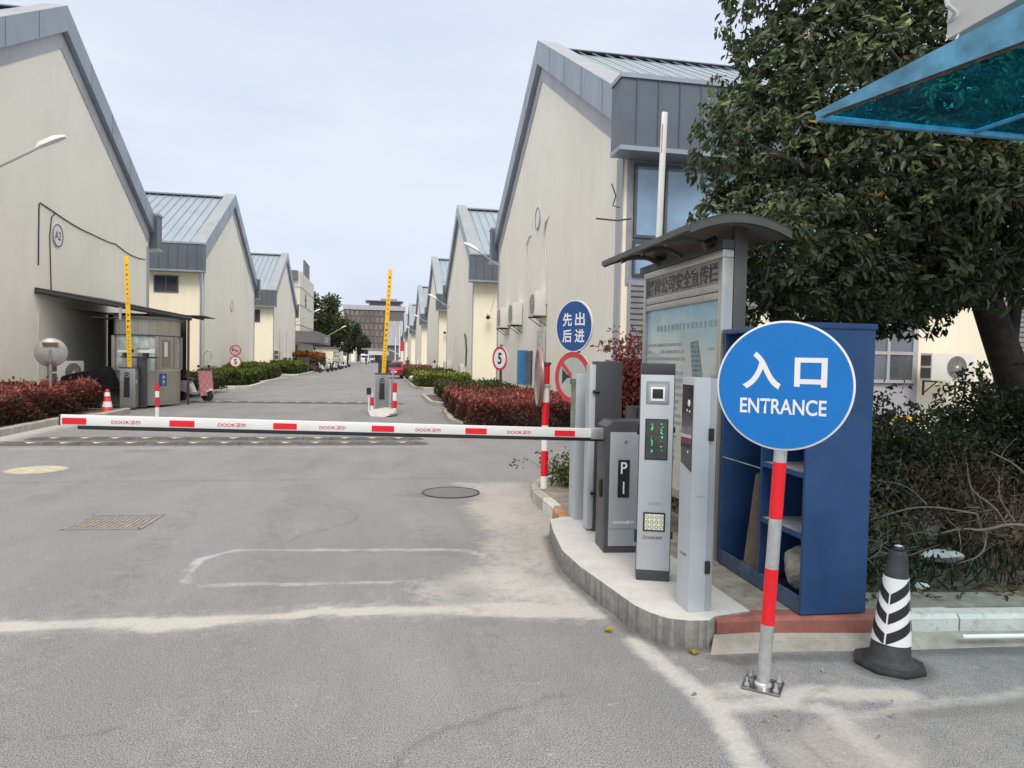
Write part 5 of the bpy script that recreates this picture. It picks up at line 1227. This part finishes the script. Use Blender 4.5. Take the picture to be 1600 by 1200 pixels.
for (x, y, r_, l) in ((1.85, 43.5, .23, 'nearer stone ball at the corner of the green hedge'), (1.62, 62, .27, 'farther stone ball before the red hedge')):
    t = thing('stone_ball', l, 'stone ball', (x, y, .15), 0, 'stone balls on the right kerb'); MB().sphere((0, 0, r_), r_, 20).build('ball', 'concrete', t); MB().cyl((0, 0, -.02), (0, 0, .05), r_ * .6, None, 16).build('foot', 'stone', t)

# ------------------------------------------------------------------ hedges
def hedge(name, label, poly_box, h, n, cols, lsize=.055, group='clipped hedges along the street', cat='hedge', z0=.12, bumpy=.12, corecol='hedgecore'):
    x0, x1, y0, y1 = poly_box; cx, cy = (x0 + x1) / 2, (y0 + y1) / 2
    t = thing(name, label, cat, (cx, cy, z0), 0, group)
    # dark woody core
    core = MB(); nx, ny = 8, 14; vs = []
    top_h = lambda x, y: (h * (.80 + bumpy * (sin(x * 3.1 + y) + sin(y * 2.3 - x * 1.7)) * .5)) 
    MB().box((x0 - cx + .18, y0 - cy + .18, 0), (x1 - cx - .18, y1 - cy - .18, h * .62)).build('core', corecol, t, bevel=.1)
    # leaves on the surface shell
    P = np.empty((n, 3)); D = np.empty((n, 3))
    lx, ly = x1 - x0, y1 - y0; at_ = lx * ly; af = lx * h * .9; as_ = ly * h * .9
    pr_ = np.array([at_, af, as_, as_, af * .5]); pr_ /= pr_.sum(); k = rng.choice(5, n, p=pr_)
    u = rng.random(n); v = rng.random(n) ** .85
    X = x0 + lx * u; Y = y0 + ly * rng.random(n)
    und = h * (1 - .10 + bumpy * (np.sin(X * 3.1 + Y * 1.3) + np.sin(Y * 2.3 - X * 1.7) + np.sin(X * 7 + Y * 5) * .6) * .5)
    Z = np.where(k == 0, und - rng.random(n) ** 2 * .22, und * v)
    Yf = y0 + rng.random(n) ** 2 * .35; Yb = y1 - rng.random(n) ** 2 * .35; Xl = x0 + rng.random(n) ** 2 * .35; Xr = x1 - rng.random(n) ** 2 * .35
    Y = np.where(k == 1, Yf, np.where(k == 4, Yb, Y)); X = np.where(k == 2, Xl, np.where(k == 3, Xr, X))
    bul = .08 * np.sin(Z * 6 + X * 4 + Y * 3)
    P[:, 0] = X - cx + bul; P[:, 1] = Y - cy + bul; P[:, 2] = Z
    nr = np.zeros((n, 3)); nr[k == 0, 2] = 1; nr[k == 1, 1] = -1; nr[k == 4, 1] = 1; nr[k == 2, 0] = -1; nr[k == 3, 0] = 1
    D = unit(nr * .55 + rng.normal(size=(n, 3)) * .55 + [0, 0, .75])
    # sprigs sticking up
    m_ = (rng.random(n) < .06) & (k == 0); P[m_, 2] += rng.uniform(.03, .14, m_.sum())
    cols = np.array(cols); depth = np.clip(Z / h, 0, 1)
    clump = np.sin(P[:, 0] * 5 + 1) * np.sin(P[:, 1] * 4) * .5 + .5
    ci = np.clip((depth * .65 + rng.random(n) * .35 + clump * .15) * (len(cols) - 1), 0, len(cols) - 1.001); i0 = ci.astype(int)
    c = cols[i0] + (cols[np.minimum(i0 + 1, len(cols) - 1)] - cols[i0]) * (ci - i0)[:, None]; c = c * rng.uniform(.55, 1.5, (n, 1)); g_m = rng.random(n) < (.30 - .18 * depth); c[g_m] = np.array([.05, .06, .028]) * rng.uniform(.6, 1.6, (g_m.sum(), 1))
    L = lsize * rng.uniform(.7, 1.4, n); leaves('foliage', P, D, L, L * .5, c, 'leafmat', t)
    return t
M['hedgecore'] = mat('hedge_twigs', (.045, .035, .028), .95, var=.4, scale=12, bmp=.6)
RED = [(.055, .055, .030), (.10, .045, .033), (.20, .055, .050), (.44, .135, .115)]
GRN = [(.035, .05, .015), (.075, .11, .022), (.15, .20, .03), (.27, .31, .05)]
DGR = [(.02, .03, .012), (.035, .055, .018), (.06, .085, .025), (.10, .12, .04)]
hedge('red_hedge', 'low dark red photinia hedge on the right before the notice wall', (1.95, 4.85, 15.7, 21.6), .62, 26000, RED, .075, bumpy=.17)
hedge('green_hedge', 'dark green hedge behind the right red hedge', (2.3, 4.8, 24.3, 29.8), .62, 9000, DGR, .10)
hedge('green_hedge', 'bright yellow-green hedge on the right behind the nearer stone ball', (2.0, 4.8, 37.8, 44.5), .68, 9000, GRN, .13)
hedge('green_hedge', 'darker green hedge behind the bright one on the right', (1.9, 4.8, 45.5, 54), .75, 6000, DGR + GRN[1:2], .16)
hedge('red_hedge', 'far reddish hedge on the right before the standing people', (1.9, 4.8, 61, 76), .75, 5000, RED, .2)
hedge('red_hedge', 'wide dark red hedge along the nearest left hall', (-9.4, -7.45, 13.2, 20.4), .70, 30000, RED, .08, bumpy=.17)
hedge('green_hedge', 'green hedge under the left speed sign', (-9.0, -6.9, 36.3, 42.2), .72, 11000, [GRN[0], GRN[1], GRN[1], GRN[2]], .12)
hedge('green_hedge', 'second green hedge on the left before the third hall', (-9.3, -7.2, 44, 51.8), .95, 8000, [GRN[0], GRN[1], GRN[2]], .14)
hedge('green_hedge', 'third green hedge on the left beside the dark kerb pillar', (-9.3, -7.2, 61.3, 70), 1.0, 5000, [DGR[1], GRN[1], GRN[2]], .18)
hedge('green_hedge', 'small dark shrub strip beside the booth behind the scooter', (-8.3, -6.9, 27.5, 33), .75, 4000, DGR, .11)
hedge('flowering_bush', 'orange-red bush before the office block on the left', (-11, -7.2, 78, 92), 1.9, 4500, [DGR[1], (.16, .05, .02), (.30, .12, .03)], .28, None, 'bush')
t = thing('dark_pillar', 'short dark maroon pillar at the end of the third left hall', 'pillar', (-7.6, 71.5, 0)); MB().box((-.45, -.4, 0), (.45, .4, 1.55)).build('body', mat('maroon_pillar', (.055, .04, .045), .6), t, bevel=.02)

def far_tree(label, loc, h, w, col, n=4500, ls=.55, group='trees beyond the halls'):
    t = thing('tree', label, 'tree', loc, 0, group)
    MB().tube([(0, 0, -.1), (.1, 0, h * .3), (-.05, .1, h * .6)], [.28, .22, .12], 8).build('trunk', 'bark', t)
    P = []; D = []
    for k in range(26):
        a = rng.uniform(0, 2 * pi); q = rng.uniform(.1, 1); zc = h * (.35 + .58 * rng.random()); rr = w * .5 * sqrt(max(.05, 1 - ((zc / h - .6) / .45) ** 2)) * q
        c = np.array([cos(a) * rr, sin(a) * rr, zc]); m = n // 26; d = unit(rng.normal(size=(m, 3))); P.append(c + d * (rng.random((m, 1)) ** .4) * h * .14 * rng.uniform(.7, 1.3)); D.append(unit(d + rng.normal(size=(m, 3)) * .5))
    P = np.concatenate(P); D = np.concatenate(D); z = (P[:, 2] / h)
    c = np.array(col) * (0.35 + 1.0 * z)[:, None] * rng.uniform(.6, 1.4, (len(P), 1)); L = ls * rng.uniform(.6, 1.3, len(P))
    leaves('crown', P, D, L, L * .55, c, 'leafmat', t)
far_tree('large dark green tree behind the office block', (-13.5, 134, 0), 13.0, 13, (.045, .065, .02), 6000)
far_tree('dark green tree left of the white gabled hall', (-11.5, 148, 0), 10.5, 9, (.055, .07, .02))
far_tree('rusty olive tree rising behind the shed', (-11.0, 158, 0), 11.5, 7, (.085, .075, .03))
far_tree('dark tree right of the white gabled hall', (-9.0, 190, 0), 10.5, 9, (.035, .05, .02))
far_tree('grey green tree standing before the hotel', (-9.5, 290, 0), 10.5, 15, (.06, .075, .05), 4000, .8)

# ------------------------------------------------------------------ near tree
def near_tree():
    t = thing('broadleaf_tree', 'big dark broadleaf tree with drooping glossy leaves over the board', 'tree', (6.35, 6.3, .1))
    O = Vector((6.35, 6.3, .1))
    W = lambda x, y, z: Vector((x, y, z)) - O
    tr = MB()
    tr.tube([W(6.92, 6.3, .0), W(6.80, 6.3, .9), W(6.60, 6.3, 1.6), W(6.28, 6.3, 2.3), W(5.9, 6.25, 3.1), W(5.4, 6.3, 4.0), W(5.1, 6.4, 5.0)], [.24, .20, .17, .15, .13, .09, .05], 14)
    tr.build('trunk', 'bark', t, smooth=80)
    limbs = [[(6.52, 6.3, 1.75), (6.70, 6.4, 2.3), (6.75, 6.5, 3.2), (6.7, 6.6, 4.5)], [(6.75, 6.35, 1.0), (7.05, 6.2, 1.7), (7.1, 6.2, 2.6), (7.3, 6.2, 4.0)],
             [(5.9, 6.3, 2.7), (5.0, 6.1, 3.1), (4.1, 5.9, 3.4), (3.4, 6.0, 3.7)], [(5.5, 6.3, 3.7), (4.7, 5.6, 4.2), (4.1, 5.2, 4.3)], [(5.3, 6.3, 4.3), (4.6, 6.6, 4.9), (4.0, 7.0, 5.0)],
             [(6.0, 6.3, 2.5), (5.2, 5.6, 2.7), (4.4, 5.2, 2.9)], [(5.6, 6.3, 3.4), (5.6, 5.3, 4.0), (5.5, 4.8, 4.2)]]
    for l in limbs: MB().tube([W(*p) for p in l], [.09, .065, .045, .02][:len(l)] if len(l) == 4 else [.07, .045, .02], 8).build('limb', 'bark', t, smooth=80)
    # crown: ellipsoidal lumps of leaf whorls
    lumps = [(3.9, 6.3, 3.7, .75, .8, .75), (3.6, 6.5, 3.05, .55, .7, .5), (4.3, 6.3, 4.55, .8, .9, .8), (4.6, 6.2, 5.5, .8, .9, .7), (5.3, 6.1, 5.4, 1.0, 1.0, 1.0), (5.1, 5.9, 4.2, 1.1, 1.0, 1.0), (4.7, 5.8, 3.3, .95, .9, .7),
             (6.1, 6.1, 4.6, 1.1, 1.1, 1.2), (7.1, 6.3, 4.8, 1.1, 1.1, 1.3), (5.8, 5.9, 3.5, 1.0, .9, .6), (6.7, 6.1, 3.65, 1.0, 1.0, .65), (4.1, 6.1, 2.62, .6, .6, .35), (4.9, 6.0, 2.66, .8, .7, .36), (5.4, 6.3, 2.72, .5, .6, .30),
             (7.5, 6.2, 3.6, .8, .9, .9), (6.1, 5.8, 5.8, 1.0, .9, .8), (3.95, 6.0, 2.25, .35, .4, .25), (4.9, 6.5, 6.2, .8, .9, .5), (7.3, 6.0, 2.6, .6, .6, .5), (4.45, 5.6, 2.95, .6, .5, .4), (5.5, 5.3, 3.1, .9, .6, .5), (6.3, 5.3, 3.15, .8, .6, .45), (3.62, 6.6, 3.9, .55, .7, .6), (3.8, 6.6, 4.5, .5, .7, .5), (4.0, 6.5, 5.3, .75, .8, .6), (4.0, 6.5, 6.1, .7, .8, .6), (5.9, 6.3, 6.5, 1.1, .9, .6), (3.35, 5.5, 2.62, .30, .35, .30), (3.7, 5.3, 2.45, .35, .35, .35), (5.6, 6.9, 2.55, .7, .5, .3), (6.3, 6.9, 2.75, .8, .5, .4), (7.1, 5.6, 3.3, .8, .6, .6), (5.0, 6.8, 3.3, .8, .6, .6), (4.15, 5.4, 2.35, .4, .35, .3), (4.8, 5.4, 2.5, .5, .4, .35), (5.6, 5.6, 2.55, .6, .4, .3), (7.6, 6.0, 4.2, .7, .8, .9), (7.9, 6.3, 3.0, .5, .6, .8), (6.9, 5.9, 5.9, 1.0, .9, .7), (3.08, 5.1, 2.55, .22, .25, .30), (3.4, 5.3, 2.85, .38, .32, .32), (3.3, 5.5, 2.3, .25, .3, .28), (4.3, 6.2, 2.15, .45, .4, .30), (5.0, 6.6, 2.25, .5, .4, .30), (5.7, 6.8, 2.3, .5, .4, .28), (4.6, 7.4, 2.3, .7, .4, .45), (3.9, 7.2, 2.6, .6, .5, .5), (5.9, 7.6, 2.7, .8, .5, .45)]
    P = []; D = []; Lm = []; Cc = []
    vol = np.array([l[3] * l[4] * l[5] for l in lumps]) ** .7
    tot = 11000
    for l, vv in zip(lumps, vol / vol.sum()):
        nw = int(tot * vv)
        d = unit(rng.normal(size=(nw, 3))); rr = rng.random((nw, 1)) ** .33
        rr = np.where(rng.random((nw, 1)) < .6, .80 + .22 * rng.random((nw, 1)), rr)
        c = np.array(l[:3]) + d * rr * np.array(l[3:])
        c += rng.normal(size=c.shape) * .03
        for ci, di in zip(c, d):
            k = rng.integers(8, 14); a = rng.uniform(0, 2 * pi, k); tilt = rng.uniform(-.9, .35, k)
            ax = unit(di * .8 + np.array([0, 0, .3])); u_ = unit(np.cross(ax, [.3, .2, 1])); w_ = np.cross(ax, u_)
            dd = unit(np.outer(np.cos(a), u_) + np.outer(np.sin(a), w_) + np.outer(rng.uniform(-.1, .6, k), ax) + np.array([0, 0, -.62]))
            P.append(ci + rng.normal(size=(k, 3)) * .025); D.append(dd); Lm.append(rng.uniform(.055, .115, k) * rng.uniform(.8, 1.15))
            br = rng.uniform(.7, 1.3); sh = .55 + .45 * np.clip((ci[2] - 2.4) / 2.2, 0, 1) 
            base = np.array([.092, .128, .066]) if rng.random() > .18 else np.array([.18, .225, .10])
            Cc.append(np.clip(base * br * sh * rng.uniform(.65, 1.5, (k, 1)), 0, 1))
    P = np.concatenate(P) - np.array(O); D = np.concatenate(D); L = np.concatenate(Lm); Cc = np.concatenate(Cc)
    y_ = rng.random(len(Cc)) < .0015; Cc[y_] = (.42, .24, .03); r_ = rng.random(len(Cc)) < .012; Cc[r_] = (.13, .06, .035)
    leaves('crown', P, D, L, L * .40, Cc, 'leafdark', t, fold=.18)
near_tree()
def shrub(name, label, loc, rad, n_w, col, leafL=.05, cat='shrub', twigs=14, h=1.0, group=None, tm='twig', low=.25):
    t = thing(name, label, cat, loc, 0, group); b = MB(); tips = []
    for k in range(twigs):
        a = rng.uniform(0, 2 * pi); r1 = rng.uniform(.3, 1); e = np.array([cos(a) * rad[0] * r1, sin(a) * rad[1] * r1, h * rng.uniform(.45, 1)])
        m1 = e * [.3, .3, .45] + rng.normal(size=3) * .06; m2 = e * [.65, .65, .75] + rng.normal(size=3) * .07
        b.tube([(0, 0, 0), m1, m2, e], [.011, .008, .005, .0025], 5); tips += [m2, e]
        for q in range(2):
            e2 = m2 + rng.normal(size=3) * [.18, .18, .14]; b.tube([m1, (m1 + e2) / 2 + rng.normal(size=3) * .03, e2], [.007, .005, .002], 4); tips.append(e2)
    b.build('stems', tm, t, smooth=80)
    if n_w:
        tips = np.array(tips); P = []; D = []; Cc = []
        for k in range(n_w):
            c = tips[rng.integers(len(tips))] * rng.uniform(.75, 1.05) + rng.normal(size=3) * [.10, .10, .08]; c[2] = max(c[2], low * .3)
            m = rng.integers(5, 10); d = unit(rng.normal(size=(m, 3)) + [0, 0, .35]); P.append(c + rng.normal(size=(m, 3)) * .03); D.append(d); Cc.append(np.array(col) * rng.uniform(.5, 1.6, (m, 1)))
        P = np.concatenate(P); D = np.concatenate(D); Cc = np.concatenate(Cc); L = leafL * rng.uniform(.6, 1.3, len(P)); leaves('foliage', P, D, L, L * .5, Cc, 'leafmat', t)
    return t
DK = (.060, .085, .040)
shrub('shrub', 'tall dark shrub with fine leaves just right of the blue cabinet', (3.75, 5.3, .14), (.55, .5), 900, DK, .05, h=1.25, twigs=22)
shrub('shrub', 'dark shrub spreading below the air conditioner', (4.55, 5.5, .14), (.65, .5), 900, DK, .05, h=1.3, twigs=22)
shrub('shrub', 'dark shrub reaching toward the tree trunk', (5.35, 5.7, .14), (.6, .5), 800, DK, .05, h=1.15, twigs=20)
shrub('shrub', 'low brown-leaved shrub beside the cabinet base', (3.45, 4.55, .14), (.35, .35), 260, (.12, .09, .045), .045, h=.65, twigs=18)
shrub('shrub', 'low half-dead shrub in the middle of the bed', (4.2, 5.0, .14), (.5, .4), 340, (.085, .07, .035), .045, h=.75, twigs=24)
shrub('shrub', 'brushwood tangle with pale dead leaves at the right', (4.95, 5.1, .14), (.5, .4), 300, (.10, .075, .04), .045, h=.8, twigs=26)
shrub('shrub', 'dark green shrub at the right edge below the trunk', (6.1, 5.7, .14), (.6, .5), 900, (.03, .05, .02), .06, h=1.5, twigs=22)
shrub('shrub', 'background shrub behind the bed near the cream wall', (5.6, 8.2, .14), (.9, .7), 900, DK, .07, h=1.1, twigs=20)
shrub('shrub', 'background shrub behind the blue cabinet', (4.2, 7.6, .14), (.8, .7), 1000, DK, .07, h=1.2, twigs=20)
shrub('shrub', 'leggy shrub far right behind the trunk', (7.6, 7.3, .14), (.9, .7), 900, DK, .07, h=1.6, twigs=20)
shrub('red_shrub', 'tall red-leaved photinia behind the charcoal exit column', (3.08, 8.1, .14), (.27, .3), 1300, (.22, .06, .055), .06, h=1.85, twigs=30, tm='bark')
shrub('grass_tuft', 'small weed tuft at the foot of the rusty sign post', (2.25, 8.15, .15), (.16, .16), 160, (.10, .13, .04), .05, h=.16, twigs=10, cat='weed')
def chaik(p, k=2):
    p = [np.array(q, float) for q in p]
    p = [p[0]] + [q + rng.normal(size=3) * .015 for q in p[1:-1]] + [p[-1]]
    for _ in range(k): p = [p[0]] + [x for a, c in zip(p[:-1], p[1:]) for x in (a * .75 + c * .25, a * .25 + c * .75)] + [p[-1]]
    return p
def bare(name, label, pts_list, loc):
    t = thing(name, label, 'branch', loc); b = MB()
    for pts, r in pts_list:
        pts = chaik(pts); r = r * .8
        for q in range(5):
            a = pts[rng.integers(2, len(pts) - 1)]; e = a + rng.normal(size=3) * [.12, .08, .12] + [0, 0, .06]; b.tube(chaik([a, (a + e) / 2 + rng.normal(size=3) * .02, e], 1), [r * .3, r * .25, r * .2, r * .16, r * .12, r * .1][:6], 4)
        b.tube([np.array(p) for p in pts], [r * (1 - .75 * i / (len(pts) - 1)) for i in range(len(pts))], 6)
    b.build('branch', 'twig', t, smooth=80); return t
bare('bare_branch', 'bare pale branch forking low at the right edge of the bed', [([(.6, .1, .2), (.3, .05, .28), (0, 0, .22), (-.25, -.05, .26), (-.5, .0, .20)], .022), ([(.2, .05, .28), (.05, .0, .42), (-.12, .02, .55), (-.2, 0, .75)], .016),
      ([(.0, 0, .22), (-.12, -.1, .08), (-.4, -.15, .03)], .012), ([(.6, .1, .2), (.55, .1, .5), (.35, .1, .72), (.1, .1, .82)], .02), ([(.3, .05, .28), (.2, .1, .45), (.3, .2, .62)], .012), ([(.7, .1, -.05), (.6, .1, .2)], .03)], (4.55, 4.5, .2))
bare('bare_branch', 'thin bare branch arching across the dark bed', [([(.5, 0, .35), (.1, .05, .42), (-.3, .0, .34), (-.65, .05, .22)], .012), ([(.1, .05, .42), (-.05, .1, .55), (-.3, .1, .6)], .008), ([(.5, 0, .35), (.6, 0, .1)], .014)], (4.0, 4.55, .2))
# leaf litter and ground cover (uncountable)
def litter(name, label, n, box_, z, cols, L, kind='stuff'):
    P = np.stack([rng.uniform(box_[0], box_[1], n), rng.uniform(box_[2], box_[3], n), z + rng.random(n) * .015], 1); D = rng.normal(size=(n, 3)); D[:, 2] *= .15; D = unit(D)
    c = np.array(cols)[rng.integers(len(cols), size=n)] * rng.uniform(.6, 1.4, (n, 1)); Ls = L * rng.uniform(.5, 1.2, n)
    o = leaves(name, P, D, Ls, Ls * .5, c, 'leafmat'); tag(o, label, 'leaf litter', None, kind); return o
litter('fallen_leaves', 'dry brown leaf litter scattered over the planting bed', 2600, (2.95, 7.5, 3.82, 8.5), .162, [(.10, .07, .04), (.20, .12, .06), (.07, .06, .035)], .07)
litter('roadside_leaves', 'a few yellow and pale leaves scattered on the road and kerb', 12, (1.2, 4.2, 2.6, 3.6), .004, [(.30, .24, .05), (.35, .32, .22)], .045)
P_ = np.stack([rng.uniform(2.98, 7.2, 1600), rng.uniform(4.0, 4.9, 1600), np.full(1600, .155)], 1); D_ = unit(rng.normal(size=(1600, 3)) * .5 + [0, 0, 1.]); L_ = rng.uniform(.06, .18, 1600)
o = leaves('ground_cover', P_, D_, L_, L_ * .10, np.array([.03, .045, .02]) * rng.uniform(.5, 1.5, (1600, 1)), 'leafmat'); tag(o, 'dark tufty grass growing along the planting bed', 'grass', None, 'stuff')
for (x, y, z, l, a) in ((1.36, 4.02, .004, 'yellow fallen leaf on the asphalt beside the concrete pad', .4), (1.76, 3.62, .004, 'curled yellow leaf at the foot of the pad corner', 1.4), (2.18, 4.6, .168, 'yellow leaf on the pavement before the cabinet', 2.0)):
    Pp = np.array([[x, y, z + .004]] * 3) ; Dd = unit(np.array([[cos(a), sin(a), .12], [cos(a + .5), sin(a + .5), .3], [cos(a - .9), sin(a - .9), .2]])); LL = np.array([.07, .05, .055])
    o = leaves('fallen_leaf', Pp - [x, y, z], Dd, LL, LL * .5, np.array([[.42, .36, .04], [.36, .3, .05], [.45, .40, .06]]), 'leafmat'); o.location = (x, y, z); tag(o, l, 'leaf')

# teal sheet strung in the shrubs, bin behind
t = tag(MB().add([(-.6, 0, -.06), (0, .02, -.03), (.6, .04, .10), (.6, .04, .15), (0, .02, .07), (-.6, 0, .06)], [(0, 1, 4, 5), (1, 2, 3, 4)]).build('plastic_sheet', 'tarp', smooth=60, recalc=False, loc=(4.65, 6.3, 1.05)), 'dark teal plastic strip strung across the shrubs', 'plastic sheet')
t = thing('storage_crate', 'blue crate with a yellow lid seen through the shrubs', 'crate', (10.3, 12.6, 0)); MB().box((0, 0, 0), (.6, .4, .50)).build('box', mat('crate_blue', (.10, .20, .50), .5), t); MB().box((-.02, -.02, .50), (.62, .42, .64)).build('lid', 'gold', t)

# ------------------------------------------------------------------ awning and gatehouse slab top right
t = thing('awning', 'translucent blue polycarbonate awning jutting in at the top right', 'awning', (2.11, 3.16, 2.90))
n = 12; Bv = Vector((2.3, .01, 0)); fe = [Vector((.267 * 1.95 * i / n, -1.95 * i / n, 0)) for i in range(n + 1)]
S = MB(); vv = [fe[i] + Vector((0, 0, .002)) for i in range(n + 1)] + [Vector((2.3, -1.95 * i / n, .0)) for i in range(n + 1)]
S.add(vv, [(i, i + 1, n + 2 + i, n + 1 + i) for i in range(n)]); S.build('sheet', 'bluesheet', t, smooth=60, recalc=False)
MB().tube([Bv * (i / n) + Vector((0, 0, -.015)) for i in range(n + 1)], .018, 6).build('rear_bar', 'awnedge', t)
MB().tube([Vector((0.9, 0, -.012)), Vector((1.1, -1.9, -.012))], .012, 6).build('cross_bar', 'awnedge', t)
e = MB(); ev = []
for i in range(n + 1):
    q = i / n; ev += [fe[i] + Vector((-.004, 0, -.012)), fe[i] + Vector((-.015, .01, .012 + .235 * q))]
e.add(ev, [(2 * i, 2 * i + 2, 2 * i + 3, 2 * i + 1) for i in range(n)]); o = e.build('curved_edge', 'awnedge', t, smooth=60, recalc=False); md = o.modifiers.new('s', 'SOLIDIFY'); md.thickness = .008
MB().tube([p + Vector((.02, 0, -.012)) for p in fe], .007, 5).build('rusty_rail', 'rust', t)
t = thing('gatehouse', 'pale rendered wall of the gatehouse above the blue awning', 'building', (3.22, 3.6, 3.45))
MB().box((0, -1.6, .13), (2.8, 0, 1.6)).build('wall', 'slab', t)
t = thing('security_camera', 'white camera on a pipe bracket at the top right wall corner', 'camera', (3.20, 3.55, 3.68))
MB().tube([(.02, .04, .0), (-.03, -.06, .0), (-.10, -.08, .02), (-.12, -.08, .09)], .013, 8).build('bracket', 'white', t)
MB().cyl((-.05, -.06, .17), (-.22, -.10, .10), .032, .036, 16).build('housing', 'white', t); MB().sphere((-.12, -.08, .10), .025, 10).build('joint', 'white', t)
MB().tube([(.02, -.02, .02), (.04, -.03, -.08), (.0, -.03, -.16), (-.06, -.03, -.22)], .006, 5).build('cable', 'white', t)

# ------------------------------------------------------------------ world, sun, camera
w = bpy.data.worlds.new('World'); sc.world = w; w.use_nodes = True; nt = w.node_tree; nt.nodes.clear()
out = nt.nodes.new('ShaderNodeOutputWorld'); bg = nt.nodes.new('ShaderNodeBackground'); bg.inputs[1].default_value = .124
sky = nt.nodes.new('ShaderNodeTexSky'); sky.sky_type = 'NISHITA'; sky.sun_disc = False; sky.sun_elevation = R(50); sky.sun_rotation = R(186); sky.dust_density = 3; sky.ozone_density = 2
tc = nt.nodes.new('ShaderNodeTexCoord'); mp = nt.nodes.new('ShaderNodeMapping'); mp.inputs['Scale'].default_value = (1, 1, 3.2); nt.links.new(tc.outputs['Generated'], mp.inputs[0])
nz = nt.nodes.new('ShaderNodeTexNoise'); nz.inputs['Scale'].default_value = 2.4; nz.inputs['Detail'].default_value = 6; nz.inputs['Roughness'].default_value = .5; nt.links.new(mp.outputs[0], nz.inputs[0])
cl = ramp(nt, nz.outputs['Fac'], [(.34, (5.9, 6.65, 8.1)), (.60, (6.9, 7.4, 8.2))])
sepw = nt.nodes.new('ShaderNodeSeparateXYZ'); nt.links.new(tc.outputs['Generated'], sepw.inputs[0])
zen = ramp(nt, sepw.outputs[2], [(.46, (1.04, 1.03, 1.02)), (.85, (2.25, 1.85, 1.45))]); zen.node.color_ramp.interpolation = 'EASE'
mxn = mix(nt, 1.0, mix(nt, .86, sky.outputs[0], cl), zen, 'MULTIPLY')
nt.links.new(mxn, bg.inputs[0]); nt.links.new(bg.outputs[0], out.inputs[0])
sd = bpy.data.lights.new('sun', 'SUN'); sd.energy = 1.9; sd.angle = R(26); sd.color = (1, .93, .82)
so = bpy.data.objects.new('sun', sd); C.objects.link(so)
el, az = R(50), R(186)   # azimuth measured clockwise from +Y: sun stands behind and to the left
dirv = Vector((sin(az) * cos(el), cos(az) * cos(el), sin(el))); so.rotation_euler = dirv.to_track_quat('Z', 'Y').to_euler(); so.location = dirv * 50
cam = bpy.data.cameras.new('camera'); co = bpy.data.objects.new('camera', cam); C.objects.link(co); sc.camera = co
cam.sensor_width = 36; cam.lens = 36 * 1086 / 1600; cam.clip_start = .05; cam.clip_end = 3000
p_, r_, y_ = R(1.917), R(1.175), R(10.627)
F = Vector((sin(y_) * cos(p_), cos(y_) * cos(p_), -sin(p_))); Rt = Vector((cos(y_), -sin(y_), 0)); U = Rt.cross(F)
R2 = Rt * cos(r_) + U * sin(r_); U2 = -Rt * sin(r_) + U * cos(r_)
co.matrix_world = Matrix(((R2.x, U2.x, -F.x, 0), (R2.y, U2.y, -F.y, 0), (R2.z, U2.z, -F.z, 1.65), (0, 0, 0, 1)))
sc.view_settings.view_transform = 'Standard'; sc.view_settings.look = 'None'; sc.view_settings.exposure = 0
